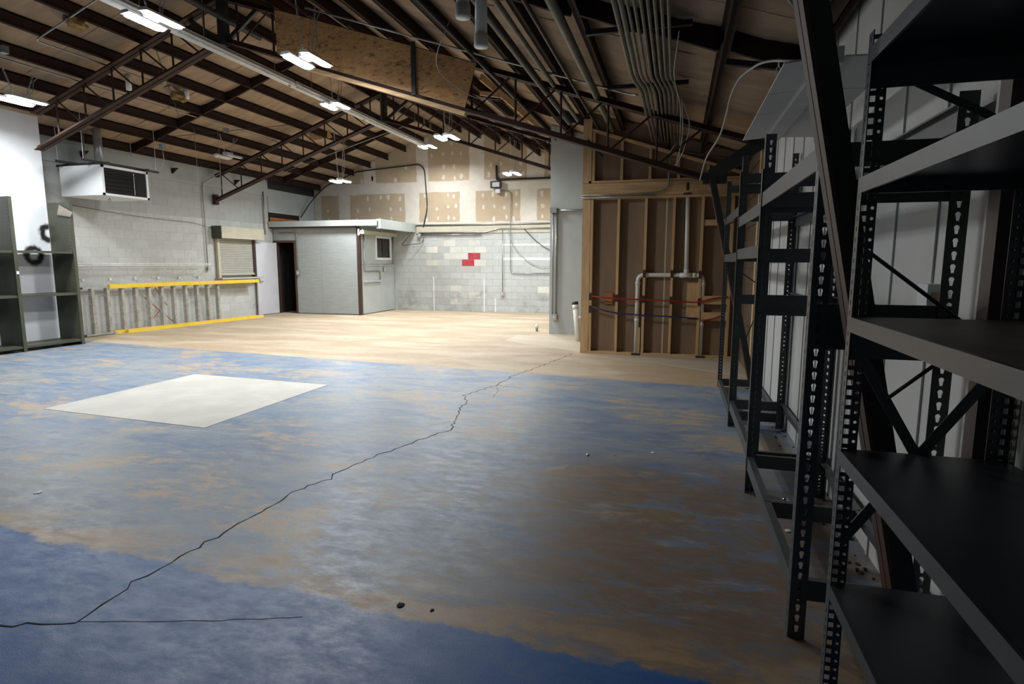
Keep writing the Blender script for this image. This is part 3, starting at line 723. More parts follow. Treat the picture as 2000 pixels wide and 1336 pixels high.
# stepladder on its side against the wall
t = thing('stepladder', 'yellow stepladder lying on its side along the block wall', 'ladder', (-11.3, 9.0, 0))
LY = (9.19, 9.52, 9.85, 10.18, 10.51, 10.84, 11.17, 11.51, 11.85, 12.19, 12.52)
def lx(y): return -11.40 + (y-9.1)*.02
part('step_rail', B().bar((lx(9.0), 9.0, .985), (lx(12.9), 12.9, .965), .085, .03, (0, 0, 1)), 'alu', t)
part('step_rail', B().bar((lx(9.0), 9.0, .03), (lx(12.9), 12.9, .035), .085, .03, (0, 0, 1)), 'alu', t)
for y in LY:
    b = B().box(lx(y)-.045, lx(y)+.045, y-.012, y-.004, .045, .97).box(lx(y)+.035, lx(y)+.045, y-.004, y+.05, .045, .97)
    for k in range(22): b.box(lx(y)+.045, lx(y)+.05, y+.006, y+.042, .07+k*.041, .07+k*.041+.016)
    part('step', b, 'alu', t)
for (z0, z1, xe, y0) in ((1.0, .985, -11.30, 9.55), (1.005, .995, -11.22, 9.95)):
    part('yellow_rail', B().bar((lx(y0)+.05, y0, z0), (xe, 13.95, z1), .07, .085, (0, 0, 1)), 'yellow_fibreglass', t)
for (xa, y0, xe, ye) in ((-11.38, 9.62, -11.06, 13.6), (-11.28, 9.85, -10.96, 13.75)):
    part('yellow_rail', B().bar((xa, y0, .035), (xe, ye, .035), .06, .07, (0, 0, 1)), 'yellow_fibreglass', t)
for (a, e) in (((-11.42, 10.75, .93), (-11.42, 11.05, .50)), ((-11.42, 10.45, .72), (-11.42, 11.2, .10)), ((-11.42, 10.9, .45), (-11.42, 10.6, .2))):
    part('spreader', B().bar(a, e, .022, .006, (1, 0, 0)), 'orange_wood', t)
part('foot_pad', B().box(lx(9.0)-.05, lx(9.0)+.05, 8.93, 9.0, .0, .05), 'black_iron', t); part('foot_pad', B().box(lx(9.0)-.05, lx(9.0)+.05, 8.93, 9.0, .96, 1.0), 'black_iron', t)
# roll-up shutter window
w1 = bpy.data.objects.new('window_1', None); COL.objects.link(w1); w1.location = (XL, 13.4, 1.1); w1['kind'] = 'structure'; w1['label'] = 'closed roll-up shutter window with beige hood'
part('hood', B().box(XL+.03, XL+.30, 12.72, 14.35, 2.12, 2.42), 'cream_trim', w1)
part('hood_end', B().box(XL+.02, XL+.31, 12.70, 12.72, 2.10, 2.43), 'green_steel', w1)
b = B()
for k in range(20):
    z = 1.19 + k*.0465; b.prism([(XL+.05, 12.86, z), (XL+.068, 12.86, z+.012), (XL+.068, 12.86, z+.034), (XL+.05, 12.86, z+.0465)], (0, 1.26, 0))
part('shutter_curtain', b, 'shutter_grey', w1)
part('bottom_bar', B().box(XL+.05, XL+.10, 12.86, 14.12, 1.16, 1.21), 'shutter_grey', w1)
part('guide_rail', B().box(XL+.03, XL+.10, 12.78, 12.86, 1.1, 2.12), 'cream_trim', w1); part('guide_rail', B().box(XL+.03, XL+.10, 14.12, 14.2, 1.1, 2.12), 'brown_trim', w1)
part('sill', B().box(XL+.02, XL+.25, 12.72, 14.3, 1.06, 1.10), 'shutter_grey', w1)
def wall_box(lab, x, y, z, axis, mat='conduit'):
    t = thing('switch_box', lab, 'electrical box', (x, y, z))
    if axis == 'x': part('body', B().box(x, x+.05, y-.045, y+.045, z-.06, z+.06), mat, t); part('cover', B().box(x+.05, x+.056, y-.05, y+.05, z-.065, z+.065), 'galvanised', t); part('toggle', B().box(x+.056, x+.066, y-.012, y+.012, z-.02, z+.02), 'white_paint', t)
    else: part('body', B().box(x-.045, x+.045, y-.05, y, z-.06, z+.06), mat, t); part('cover', B().box(x-.05, x+.05, y-.056, y-.05, z-.065, z+.065), 'galvanised', t); part('toggle', B().box(x-.012, x+.012, y-.066, y-.056, z-.02, z+.02), 'white_paint', t)
wall_box('metal switch box left of the shutter window', XL+.03, 12.48, 1.36, 'x')
pipe('wall_conduit', [(XL+.05, 12.46, 1.42), (XL+.05, 12.46, zp(XL)-.25), (-11.1, 12.9, zp(-11.1)-.02)], .013, 'conduit', 'vertical conduit down left wall to switch box by shutter', 'conduit')
pipe('wall_conduit', [(XL+.05, 14.72, zp(XL)-.2), (XL+.05, 14.72, 2.3)], .018, 'conduit', 'vertical conduit on left wall just before the office roof', 'conduit')
pipe('wall_cable', [(XL+.045, 8.9, 2.62), (XL+.045, 10.5, 2.50), (XL+.045, 12.1, 2.47), (XL+.045, 12.75, 2.36)], .005, 'cable_black', 'thin cable strung along left wall under the heater', 'cable', rad=.5)

# ================================================================== OFFICE BOX
of = thing('office_box', 'small grey plywood office built into the back left corner', 'room', (-10.1, 15.1, 0))
OX1, OY0 = -8.70, 15.10
part('front_panel', B().box(-10.78, -9.945, OY0, OY0+.08, .02, 2.53), 'grey_ply', of); part('front_panel', B().box(-9.94, OX1-.05, OY0, OY0+.08, .02, 2.53), 'grey_ply', of)
part('head_panel', B().box(XL+.03, -10.785, OY0, OY0+.08, 2.12, 2.53), 'grey_ply', of)
part('side_panel', B().box(OX1-.08, OX1, OY0+.06, 16.30, .02, 1.44), 'grey_paint', of); part('side_panel', B().box(OX1-.08, OX1, 16.305, YB-.04, .02, 1.44), 'grey_paint', of)
part('side_panel', B().box(OX1-.08, OX1, OY0+.06, 16.02, 1.445, 2.53), 'grey_paint', of); part('side_panel', B().box(OX1-.08, OX1, 16.02, 17.0, 1.445, 1.62), 'grey_paint', of)
part('side_panel', B().box(OX1-.08, OX1, 16.02, YB-.04, 2.26, 2.53), 'grey_paint', of); part('side_panel', B().box(OX1-.08, OX1, 17.0, YB-.04, 1.445, 2.26), 'grey_paint', of)
part('corner_post', B().box(OX1-.06, OX1+.035, OY0-.03, OY0+.06, 0, 2.48), 'brown_trim', of)
part('roof_slab', B().box(XL+.03, -8.05, 14.92, YB-.04, 2.535, 2.67).box(XL+.03, -8.02, 14.90, 14.92, 2.52, 2.68).box(-8.05, -7.93, 14.95, YB-.04, 2.44, 2.70), 'grey_paint', of)
part('roof_edge', B().box(XL+.03, OX1+.05, 15.0, 15.05, 2.485, 2.53), 'brown_trim', of)
part('window_frame', B().box(OX1, OX1+.03, 16.02, 16.09, 1.58, 2.30).box(OX1, OX1+.03, 16.95, 17.02, 1.58, 2.30).box(OX1, OX1+.03, 16.09, 16.95, 1.58, 1.65).box(OX1, OX1+.03, 16.09, 16.95, 2.23, 2.30), 'white_paint', of)
part('window_pane', B().box(OX1-.02, OX1-.01, 16.09, 16.53, 1.65, 2.23), 'glass_dark', of); part('window_pane', B().box(OX1-.04, OX1-.03, 16.5, 16.95, 1.65, 2.23), 'glass_dark', of)
part('window_mullion', B().box(OX1-.02, OX1+.01, 16.50, 16.54, 1.65, 2.23), 'brown_trim', of)
part('sill_rail', B().box(OX1, OX1+.04, 15.5, 17.1, 1.40, 1.44), 'grey_paint', of); part('lower_rail', B().box(OX1, OX1+.06, 15.3, 16.3, .93, .98), 'grey_paint', of)
part('door_frame', B().box(-10.83, -10.775, OY0-.02, OY0+.09, 0, 2.14), 'leg_paint', of); part('door_frame', B().box(XL+.03, -11.40, OY0-.02, OY0+.09, 0, 2.14), 'brown_trim', of); part('door_frame', B().box(-11.40, -10.83, OY0-.02, OY0+.09, 2.08, 2.14), 'leg_paint', of)
part('inner_shade_panel', B().box(XL+.03, -9.4, 16.6, 16.65, 0, 2.5), 'dark_inside', of); part('inner_shade_panel', B().box(XL+.03, XL+.05, 15.2, 16.6, 0, 2.5), 'dark_inside', of)  # added near-black panels: the office's inner shade put into colour
d1 = bpy.data.objects.new('door_1', None); COL.objects.link(d1); d1.location = (-11.42, 15.06, 0); d1['kind'] = 'structure'; d1['label'] = 'white office door standing open against the left wall'
d1.rotation_euler = (0, 0, math.radians(-2))
o = add('door_leaf', B().box(-.02, .02, -.86, 0, .015, 2.07), 'door_white', d1)
o = add('door_handle', B().tube([(.02, -.78, .96), (.07, -.78, .96), (.07, -.70, .96)], .011, 8), 'chrome', d1)
add('handle_rose', B().tube([(.02, -.78, .96), (.03, -.78, .96)], .028, 12), 'chrome', d1)
pipe('office_conduit', [(-11.3, OY0-.02, 2.36), (-10.72, OY0-.02, 2.36), (-10.72, OY0-.02, 1.25)], .012, 'conduit', 'conduit looping over the office doorway to a switch', 'conduit')
wall_box('metal switch box right of the office doorway', -10.70, OY0-.005, 1.20, 'y')
pipe('office_conduit', [(OX1+.03, 15.32, 2.35), (OX1+.03, 15.32, 1.25), (OX1+.03, 16.25, 1.25), (OX1+.03, 16.25, 1.0)], .016, 'conduit', 'conduit on office side wall below the window', 'conduit')
pipe('office_conduit', [(OX1+.03, 17.12, 2.40), (OX1+.03, 17.12, 1.46), (OX1+.03, 16.5, 1.43)], .016, 'conduit', 'conduit down office side wall right of the window', 'conduit')
wall_box('metal outlet box under the office window', OX1+.005, 16.5, 1.30, 'x')
tag(add('wood_beam', B().box(-8.60, -8.48, 15.0, 17.05, 2.30, 2.40), 'cream_trim'), 'cream wooden trough under office roof overhang', 'beam')
add_b = thing('bracket_white', 'white bracket under the office roof corner', 'bracket', (-8.6, 15.0, 2.3))
part('plate', B().box(-8.66, -8.62, 14.98, 15.02, 2.26, 2.44), 'white_paint', add_b); part('arm', B().bar((-8.64, 15.0, 2.27), (-8.5, 15.0, 2.42), .025, .03), 'white_paint', add_b)

# ================================================================== BACK WALL THINGS
YW = YB - .045
pipe('wall_conduit', [(-7.9, YW, 2.655), (GX, YW, 2.655)], .022, 'conduit', 'upper long conduit across back wall under the drywall', 'conduit')
pipe('wall_conduit', [(-7.8, YW-.01, 2.42), (-5.6, YW-.01, 2.42), (-5.2, YW-.01, 2.52), (GX, YW-.01, 2.51)], .022, 'conduit', 'lower long conduit across back wall with offset bend', 'conduit')
pipe('wall_conduit', [(-7.8, YW-.01, 2.36), (-5.75, YW-.01, 2.36)], .018, 'conduit', 'short conduit just under the long back wall conduits', 'conduit')
pipe('wall_conduit', [(-5.08, YW, 2.48), (-5.08, YW, .62)], .013, 'conduit', 'vertical conduit on grey blocks down to outlet box', 'conduit')
wall_box('round metal outlet box low on the back wall', -5.08, YB-.03, .56, 'y', 'cream_trim')
pipe('wall_conduit', [(-5.1, YW, 3.62), (-4.83, YW, 3.62), (-4.83, YW, 1.19), (GX, YW, 1.18)], .014, 'conduit', 'bent conduit from floodlight down across painted stripes', 'conduit', rad=.15)
pipe('wall_cable', [(-9.9, YW, 4.36), (-9.3, YW, 4.40), (-7.75, YW, 4.50), (-7.58, YW, 4.35), (-7.5, YW, 3.2), (-7.65, YW, 2.6)], .018, 'cable_black', 'dark cable looping over the drywall above the office', 'cable', rad=.2)
pipe('wall_cable', [(-9.9, YW, 4.36), (-10.9, YW-.3, 3.9), (-11.3, YW-.5, 3.4), (-11.4, YW-.9, 2.9)], .018, 'cable_black', 'dark cable dropping in the back left corner', 'cable', rad=.3)
pipe('wall_cable', [(-4.9, YW-.02, 2.5), (-4.75, YW-.02, 2.0), (-4.3, YW-.02, 1.55), (-3.9, YW-.02, 1.38), (-3.4, YW-.02, 1.42), (-2.7, YW-.02, 1.8)], .010, 'cable_grey', 'loose grey cable sagging across the white stripes', 'cable', rad=.4)
pipe('wall_cable', [(-4.4, YW-.02, 2.5), (-4.0, YW-.02, 2.1), (-3.6, YW-.02, 1.85), (-2.7, YW-.02, 1.75)], .010, 'cable_black', 'thin dark cable drooping from the lower long conduit', 'cable', rad=.4)
pipe('black_pipe', [(-5.26, YW-.02, 4.36), (-5.26, YW-.02, 3.95), (GX, YW-.02, 3.94)], .032, 'black_iron', 'black L-shaped pipe on drywall behind rightmost light', 'pipe', rad=.06)
wall_box('metal junction box beside the office roof corner', -7.78, YB-.03, 2.34, 'y')
pipe('wall_cable', [(-7.9, 16.9, 2.44), (-8.05, 16.8, 2.2), (-8.2, 16.7, 2.02), (-7.95, 16.95, 2.06), (-7.7, YW-.02, 2.1), (-7.62, YW-.02, 2.3)], .010, 'cable_black', 'tangled cable below the office roof corner', 'cable', rad=.2)
fd = thing('flood_light', 'dark square floodlight unlit on the drywall', 'light', (-5.25, YW, 3.75))
part('frame', B().box(-5.42, -5.38, YW-.13, YW-.03, 3.70, 3.90).box(-5.14, -5.10, YW-.13, YW-.03, 3.70, 3.90).box(-5.38, -5.14, YW-.13, YW-.03, 3.87, 3.90).box(-5.38, -5.14, YW-.13, YW-.03, 3.70, 3.73).box(-5.4, -5.12, YW-.035, YW-.03, 3.71, 3.89), 'black_iron', fd)
part('glass', B().box(-5.38, -5.14, YW-.115, YW-.10, 3.73, 3.87), 'lens_off', fd)
part('base_box', B().box(-5.28, -5.14, YW-.08, YW+.01, 3.56, 3.68), 'white_paint', fd)
# grey wall conduits
pipe('wall_conduit', [(-2.55, 12.17, 2.57), (-1.5, 12.17, 2.57)], .02, 'conduit', 'horizontal conduit across the grey wall end', 'conduit')
pipe('wall_conduit', [(-2.50, 12.165, 2.57), (-2.50, 12.165, .42)], .014, 'conduit', 'left of two vertical conduits on the grey wall end', 'conduit')
pipe('wall_conduit', [(-2.43, 12.165, 2.55), (-2.43, 12.165, .42)], .014, 'conduit', 'right of two vertical conduits on the grey wall end', 'conduit')
wall_box('metal outlet box low on the grey wall end', -2.45, 12.19, .37, 'y')
jb = thing('junction_box', 'metal junction box at the head of grey wall conduits', 'box', (-2.5, 12.17, 2.57)); part('body', B().box(-2.56, -2.42, 12.12, 12.19, 2.52, 2.63), 'conduit', jb)

# ================================================================== STUD WALL
ws = bpy.data.objects.new('wall_stud', None); COL.objects.link(ws); ws.location = (-.2, 9.78, 0); ws['kind'] = 'structure'; ws['label'] = 'open timber stud wall with brown backing and plumbing'
SY0, SY1 = 9.74, 9.83
def st(x, z0, z1, wd=.04, name='stud'): part(name, B().box(x-wd/2, x+wd/2, SY0, SY1, z0, z1), 'lumber', ws)
part('bottom_plate', B().box(-1.52, XR, SY0, SY1, 0, .04), 'lumber_flat', ws)
st(-1.45, .04, 2.56, .13, 'corner_post'); st(-1.36, .04, 2.52)
for x in (-.93, -.50, -.07, .36, .80): st(x, .04, 2.52)
st(-.555, .04, .46, .035, 'trimmer')
part('top_plate', B().box(-1.38, XR, SY0, SY1, 2.52, 2.56), 'lumber_flat', ws)
part('header', B().box(-1.52, XR, SY0-.005, SY1, 2.565, 2.77), 'lumber_flat', ws)
part('header_plate', B().box(-1.42, XR, SY0, SY1, 2.775, 2.81), 'lumber_flat', ws)
part('corner_post', B().box(-1.52, -1.38, SY0, SY1, 2.775, zp(-1.45)+.02), 'lumber', ws)
for x in (-1.35, -.90, -.46, -.03, .41): st(x, 2.81, zp(x)-.16)
part('top_plate', B().bar((-1.37, 9.785, zp(-1.37)-.13), (.95, 9.785, zp(.95)-.13), .04, .09), 'lumber_flat', ws)
for (a, e) in ((-1.5, -.195), (-.17, XR)):
    part('backing_sheet', B().prism([(a, SY1+.001, 0), (e, SY1+.001, 0), (e, SY1+.001, zd(e)-.03), (a, SY1+.001, zd(a)-.03)], (0, .012, 0)), 'sheathing', ws)
part('seam_strip', B().box(-.195, -.170, SY1-.002, SY1+.006, .04, 2.52), 'cream_trim', ws)
part('return_sheet', B().box(-1.515, -1.50, SY1, 12.19, 0, 2.9), 'sheathing', ws)
for (x0, x1, z0, z1) in ((.17, .36, .63, 1.19), (-1.13, -1.0, .83, 1.01)):
    part('plywood_block', B().box(x0, x1, SY1-.03, SY1, z0, z1), 'copper_box' if x0 < 0 else 'lumber', ws)
for z0 in (2.08, .86, .60): part('blocking', B().box(.385, .78, SY0+.01, SY1, z0, z0+.09 if z0 > 2 else z0+.13), 'lumber_flat', ws)
for (x, z) in ((-1.36, .95), (-.93, .93), (-.5, .92), (-.07, .91), (.36, .89), (-1.36, .74), (-.5, 1.33), (-.07, 1.33), (.36, 1.32)):
    part('nail_plate', B().box(x-.022, x+.022, SY0-.004, SY0, z-.06, z+.06), 'brown_trim', ws)
for (x, z) in ((.12, 2.68), (.12, 2.57)): part('nail_plate', B().box(x-.02 if z > 2.6 else x-.06, x+.02 if z > 2.6 else x+.06, SY0-.009, SY0-.004, z-.06 if z > 2.6 else z-.015, z+.06 if z > 2.6 else z+.015), 'brown_trim', ws)
# plumbing in the stud wall
t = thing('drain_pipes', 'white plastic drain pipes forming an arch in stud wall', 'pipe', (-.1, 9.76, 0))
smooth(part('pipe', B().tube(arc([(-.60, 9.785, .02), (-.60, 9.785, 1.31), (.41, 9.785, 1.31), (.41, 9.785, .02)], .11, 8), .033, 14), 'pvc_white', t))
smooth(part('vent_pipe', B().tube([(.15, 9.785, 1.31), (.13, 9.785, 2.54)], .033, 14), 'pvc_white', t))
for (a, e) in (((-.60, 9.785, 1.15), (-.60, 9.785, 1.20)), ((-.49, 9.785, 1.31), (-.44, 9.785, 1.31)), ((.25, 9.785, 1.31), (.30, 9.785, 1.31)), ((.05, 9.785, 1.31), (.25, 9.785, 1.31)), ((.15, 9.785, 1.33), (.15, 9.785, 1.41)), ((.41, 9.785, 1.14), (.41, 9.785, 1.2)), ((.41, 9.785, .5), (.41, 9.785, .57)), ((-.6, 9.785, .55), (-.6, 9.785, .60))):
    smooth(part('coupling', B().tube([a, e], .040, 14), 'pvc_white', t))
for x in (-.6, .41): part('floor_plate', B().box(x-.07, x+.07, SY0-.01, SY0+.01, .0, .035), 'brown_trim', t)
pipe('water_line', [(-1.33, 9.73, .96), (-1.0, 9.73, .92), (-.5, 9.73, .915), (0, 9.73, .90), (.35, 9.73, .88), (.55, 9.73, .95), (.78, 9.73, .98)], .011, 'red_pex', 'red plastic water line threaded through the studs', 'pipe', rad=.2)
pipe('water_line', [(-1.33, 9.73, .78), (-1.0, 9.73, .69), (-.5, 9.73, .66), (0, 9.73, .65), (.35, 9.73, .63)], .011, 'blue_pex', 'blue plastic water line below the red one', 'pipe', rad=.2)
pipe('water_line', [(.38, 9.73, .60), (.55, 9.73, .62), (.70, 9.73, .68)], .011, 'red_pex', 'short red plastic water line end by the right blocking', 'pipe', rad=.1)
pipe('wall_cable', [(-1.54, 9.71, 2.585), (-.9, 9.71, 2.575), (-.3, 9.71, 2.60), (-.17, 9.71, 2.66), (-.17, 9.71, 3.2), (-.05, 9.6, 3.35)], .012, 'conduit', 'grey conduit along header bending up to the bundle', 'conduit', rad=.08)
pipe('wall_cable', [(-1.54, 9.70, 2.545), (-.7, 9.70, 2.55), (-.35, 9.70, 2.555)], .010, 'conduit', 'thin grey conduit under the header at the corner post', 'conduit')
# pipes standing out of the floor
t = thing('floor_drain_pipe', 'leaning white drain pipe with black cap by corner post', 'pipe', (-1.80, 11.3, 0))
smooth(part('pipe', B().tube([(-1.78, 11.2, 0), (-1.86, 11.25, .72)], .055, 16), 'pvc_white', t)); smooth(part('cap', B().tube([(-1.86, 11.25, .71), (-1.865, 11.25, .76)], .063, 16), 'black_iron', t))
smooth(part('stub', B().tube([(-1.83, 11.23, .47), (-1.66, 11.23, .46)], .035, 12), 'pvc_white', t)); smooth(part('collar', B().tube([(-1.847, 11.24, .62), (-1.856, 11.245, .70)], .062, 16), 'pvc_white', t))
t = thing('floor_pipe_stub', 'short white capped pipe stub rising from tan floor', 'pipe', (-2.93, 12.6, 0))
smooth(part('pipe', B().tube([(-2.93, 12.6, 0), (-2.93, 12.6, .09)], .028, 12), 'conduit', t)); smooth(part('cap', B().tube([(-2.93, 12.6, .07), (-2.93, 12.6, .15)], .038, 12), 'pvc_white', t))

# ================================================================== RACKS
def ring_cell(b, x0, x1, z0, z1, hole, c):
    """rectangle x0..x1 by z0..z1 with one hole, a polygon that is star-shaped about c"""
    def out(p):
        dx, dz = p[0]-c[0], p[1]-c[1]; t = 1e9
        if dx > 1e-9: t = min(t, (x1-c[0])/dx)
        if dx < -1e-9: t = min(t, (x0-c[0])/dx)
        if dz > 1e-9: t = min(t, (z1-c[1])/dz)
        if dz < -1e-9: t = min(t, (z0-c[1])/dz)
        return (c[0]+dx*t, c[1]+dz*t)
    hole = sorted(hole, key=lambda p: math.atan2(p[1]-c[1], p[0]-c[0])); n = len(hole)
    cs = sorted([(math.atan2(z-c[1], x-c[0]), (x, z)) for x in (x0, x1) for z in (z0, z1)])
    for i in range(n):
        p, q = hole[i], hole[(i+1) % n]; ap = math.atan2(p[1]-c[1], p[0]-c[0]); aq = math.atan2(q[1]-c[1], q[0]-c[0])
        if aq <= ap: aq += 2*math.pi
        mids = [xy for k in (0, 2*math.pi) for (ac, xy) in cs if ap + 1e-6 < ac + k < aq - 1e-6]
        ps = [q, p, out(p)] + mids + [out(q)]
        m = len(b.v); b.v += [(x, 0, z) for x, z in ps]; b.f.append(tuple(range(m, m+len(ps))))
def circ(x, z, r, n=8): return [(x + r*math.cos(2*math.pi*(k+.5)/n), z + r*math.sin(2*math.pi*(k+.5)/n)) for k in range(n)]
def keyhole(x, z, s=1):
    up = [(x + .009*s*math.cos(a), z + .009*s*math.sin(a)) for a in [math.radians(d) for d in (-40, 0, 45, 90, 135, 180, 220)]]
    return up + [(x-.0045*s, z-.022*s), (x+.0045*s, z-.022*s)]
def post_mesh(kind, H, wd=.055):
    b = B(); g = B(); p = {'square': .032, 'key': .045, 'round': .038}[kind]; n = int((H-.02)/p); w2 = wd*.8; sl = p*.22
    for k in range(n):
        z0 = .02 + k*p; z1 = z0 + p; zc = z0 + p/2
        if kind == 'square':
            ring_cell(b, 0, .034, z0, z1, [(.0105, zc-.009), (.0285, zc-.009), (.0285, zc+.009), (.0105, zc+.009)], (.0195, zc))
            ring_cell(b, .034, wd, z0, z1, circ(.0435, zc, .0052), (.0435, zc))
        elif kind == 'key': ring_cell(b, 0, wd, z0, z1, keyhole(.031, zc+.007), (.031, zc+.007))
        else: ring_cell(b, 0, wd, z0, z1, circ(.025, zc, .0065), (.025, zc))
        ring_cell(g, 0, w2, z0, z1, [(.020, zc-sl), (.026, zc-sl), (.026, zc+sl), (.020, zc+sl)], (.023, zc))
    zt = .02 + n*p
    for q, wq in ((b, wd), (g, w2)):
        for (za, ze) in ((0, .02), (zt, H)):
            m = len(q.v); q.v += [(0, 0, za), (wq, 0, za), (wq, 0, ze), (0, 0, ze)]; q.f.append((m, m+1, m+2, m+3))
    m = len(b.v); b.v += [(0, x, z) for (x, y, z) in g.v]; b.f += [tuple(i+m for i in f) for f in g.f]
    me = bpy.data.meshes.new('post'); me.from_pydata(b.v, [], b.f)
    bm = bmesh.new(); bm.from_mesh(me); bmesh.ops.remove_doubles(bm, verts=bm.verts, dist=1e-5); bm.to_mesh(me); bm.free()
    me.materials.append(MAT['rack_paint']); return me
PM = {('square', 2.17): post_mesh('square', 2.17, .055), ('key', 2.08): post_mesh('key', 2.08, .062), ('key', 2.30): post_mesh('key', 2.30, .062), ('round', 2.45): post_mesh('round', 2.45, .05)}
def rack(label, x0, x1, y0, y1, H, kind, front, sides, rear, group='steel storage racks along the right wall'):
    t = thing('storage_rack', label, 'rack', (x0, y0, 0), group)
    for (x, sx) in ((x0, 1), (x1, -1)):
        for (y, sy) in ((y0, 1), (y1, -1)):
            o = add('post', PM[(kind, H)], 'rack_paint', t, (x-x0, y-y0, 0), None, (sx, sy, 1))
            m = o.modifiers.new('thick', 'SOLIDIFY'); m.thickness = .003; m.offset = 0
    for z in front: part('front_beam', B().box(x0+.004, x0+.012, y0+.01, y1-.01, z-.085, z).box(x0+.012, x0+.04, y0+.06, y1-.06, z-.008, z), 'rack_paint', t)
    for z in rear: part('rear_beam', B().box(x1-.012, x1-.004, y0+.01, y1-.01, z-.085, z).box(x1-.04, x1-.012, y0+.06, y1-.06, z-.008, z), 'rack_paint', t)
    for (ya, z) in sides:
        y = {0: y0+.006, 1: y1-.014, 2: (y0+y1)/2}[ya]
        part('side_beam', B().box(x0+.01, x1-.01, y, y+.008, z-.085, z).box(x0+.06, x1-.06, y+.0081, y+.03, z-.008, z), 'rack_paint', t)
    return t
# nearest unit with solid shelves and braced end
A = rack('nearest black rack with solid metal shelves and square-holed posts', .525, .985, .12, 2.06, 2.17, 'square', [], [(1, 2.10), (1, 1.29)], [])
for (z, m) in ((2.125, 'shelf_steel'), (1.755, 'shelf_steel'), (1.335, 'shelf_board'), (.91, 'shelf_steel'), (.455, 'shelf_steel')):
    s = part('shelf', B().box(.530, .98, .13, 2.045, z-.006, z), m, A)
    o = add('shelf_lip', B().box(.522, .530, .13, 2.045, z-.045, z+.001), 'shelf_steel', s)
    add('shelf_lip', B().box(.970, .98, .13, 2.045, z-.045, z-.006), 'shelf_steel', s); add('shelf_lip', B().box(.53, .97, 2.035, 2.045, z-.045, z-.006), 'shelf_steel', s)
YE = 2.066
for (a, e, wd) in (((.555, YE, 1.24), (.965, YE, .52), .032), ((.555, YE+.005, .58), (.965, YE+.005, 1.22), .032), ((.60, YE, 2.06), (.965, YE, 1.86), .022)):
    part('cross_brace', B().bar(a, e, wd, .003), 'rack_paint', A)
rack('second black rack from camera, open, with keyhole-slotted posts', .487, .965, 2.42, 4.03, 2.08, 'key', [.25, 1.93], [(0, .25), (0, 1.35), (0, 1.265), (0, 1.93), (0, 1.80), (2, .25), (1, .25), (1, 1.30), (1, 1.93), (1, 1.59), (1, 2.05)], [.25, 1.30, 2.06])
rack('third black rack from camera, open, taller keyhole-slotted posts', .51, .985, 4.10, 5.68, 2.30, 'key', [.25, 1.90, 1.62], [(0, .25), (0, 1.90), (0, 1.25), (1, .25), (1, 1.62), (1, 1.22), (1, 1.95), (1, 2.28)], [.25, 1.25, 1.9])
rack('farthest black rack beside the stud wall, round-holed posts', .535, .99, 5.76, 7.50, 2.45, 'round', [.10, 1.60, 2.03], [(0, .12), (0, 1.60), (0, 2.2), (1, .10), (1, 1.62), (1, 2.40)], [.10, 1.6])
# unlit white fixture hanging over the racks
t = thing('reflector_fixture', 'unlit white panelled light fixture hanging over the racks', 'light', (.6, 2.95, 2.36))
for (ya, ye) in ((2.93, 3.42), (3.43, 3.86), (3.87, 4.62)):
    part('reflector_panel', B().prism([(.42, ya, 2.365), (.56, ya, 2.375), (.56, ya, 2.382), (.42, ya, 2.372)], (0, ye-ya, 0)), 'white_metal', t)
    part('reflector_panel', B().prism([(.66, ya, 2.375), (.88, ya, 2.365), (.88, ya, 2.372), (.66, ya, 2.382)], (0, ye-ya, 0)), 'white_metal', t)
part('ballast_channel', B().prism([(.565, 2.93, 2.352), (.655, 2.93, 2.352), (.655, 2.93, 2.42), (.565, 2.93, 2.42)], (0, 1.69, 0)), 'white_metal', t)
for y in (3.1, 4.5):
    b = B(); chain(b, (.61, y, 2.42), (.61, y, 2.86)); part('chain', b, 'galvanised', t)
pipe('fixture_cord', [(.52, 3.1, 2.42), (.40, 3.5, 2.56), (.31, 4.2, 2.66), (.30, 5.0, 2.50), (.24, 6.4, 2.55), (.22, 7.3, 2.45)], .007, 'cable_grey', 'pale cord running from the white fixture down to truss end', 'cord', rad=.35)
pipe('bent_conduit', [(.22, 2.2, 2.93), (.28, 2.62, 2.86), (.42, 3.0, 2.66), (.62, 3.2, 2.60)], .016, 'conduit', 'pale bent conduit above the white rack fixture', 'conduit', rad=.3)
# outlet box on the right wall seen between rack posts
t = thing('wall_outlet', 'white double outlet on ribbed wall behind nearest rack', 'electrical box', (XR, 2.72, 1.33))
part('body', B().box(XR-.06, XR-.001, 2.66, 2.76, 1.26, 1.42), 'white_paint', t)
for z in (1.31, 1.37): part('socket', B().box(XR-.045, XR-.02, 2.652, 2.66, z-.018, z+.018), 'socket_cream', t)
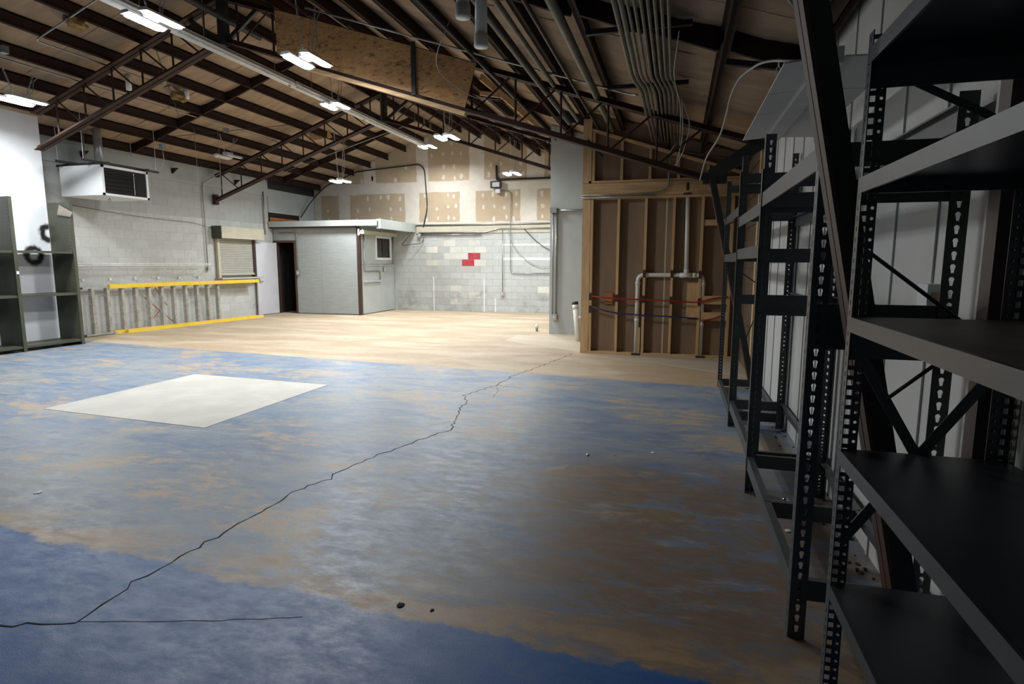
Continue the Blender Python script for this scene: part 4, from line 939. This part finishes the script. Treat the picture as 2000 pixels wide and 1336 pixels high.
# tie wire with turnbuckle, loose wires near the bundle
t = thing('turnbuckle_rod', 'thin brace rod with turnbuckle beyond the conduit bundle', 'rod', (.1, 8.6, 2.95)); part('rod', B().tube([(-.05, 8.6, 3.02), (.75, 8.5, 2.86)], .007, 6), 'black_iron', t); part('turnbuckle', B().tube([(.1, 8.58, 2.99), (.28, 8.56, 2.955)], .016, 6), 'black_iron', t)
for k, pts in enumerate(([(-.02, 7.0, 3.33), (.02, 7.6, 3.0), (-.06, 8.2, 2.8), (.0, 8.4, 2.62)], [(.0, 7.2, 3.3), (.1, 7.6, 3.15), (.02, 8.2, 2.9), (-.12, 8.6, 2.75)], [(-.05, 5.0, 3.28), (-.1, 6.0, 3.25), (-.02, 7.0, 3.2), (-.02, 8.8, 2.9)])):
    pipe('loose_wire', pts, .005, 'cable_grey', ('loose pale wire dangling from the conduit bundle end', 'crossing loose wire below the conduit bundle', 'long loose wire hanging along the conduit bundle')[k], 'wire', rad=.3)
tag(add('plywood_scrap', B().prism([(.62, 2.2, 2.78), (.86, 2.2, 2.74), (.84, 2.2, 3.0), (.60, 2.2, 2.98)], (0, .02, 0)), 'osb'), 'scrap of brown plywood above the nearest rack', 'board')

# ================================================================== SMALL THINGS ON THE FLOOR
def scrap(x, y, r, mat, lab, cat, seed, flat=.5):
    o = add('debris', blob(0, 0, 0, r, (1, 1.2, flat), seed), mat, None, (x, y, r*flat*.7)); tag(o, lab, cat)
scrap(-.62, 4.46, .012, 'chrome', 'small shiny metal scrap on the middle of floor', 'debris', 1)
scrap(-.13, 4.67, .016, 'white_paint', 'pale smear of debris right of the shiny scrap', 'debris', 2, .15)
scrap(-3.98, 2.72, .02, 'white_paint', 'white paper bit on the blue floor at left', 'debris', 3, .2)
scrap(-1.12, 2.20, .016, 'dirt', 'dark leaf-like crumb on brown floor edge', 'debris', 4, .2)
scrap(-.97, 2.20, .009, 'dirt', 'smaller dark crumb right of the leaf-like crumb', 'debris', 5, .2)
scrap(.72, 3.9, .025, 'chrome', 'shiny hardware lying under the second rack', 'debris', 6)
scrap(.66, 3.45, .018, 'white_paint', 'pale scrap lying under the second rack', 'debris', 7, .3)
scrap(.56, 3.95, .02, 'dirt', 'dark crumb at the foot of second rack', 'debris', 8, .3)
b = B(); rn = random.Random(5)
for k in range(120):
    y = rn.uniform(2.3, 7.6); x = XR - .03 - abs(rn.gauss(0, .06)); r = rn.uniform(.004, .016)
    b.prism([(x + r*math.cos(a), y + r*1.3*math.sin(a), .0005) for a in (0, 1.3, 2.5, 3.9, 5.1)], (0, 0, rn.uniform(.002, .010)))
o = add('floor_dirt', b, 'dirt'); o['kind'] = 'stuff'; tag(o, 'dirt and crumbs gathered along the foot of right wall', 'dirt')
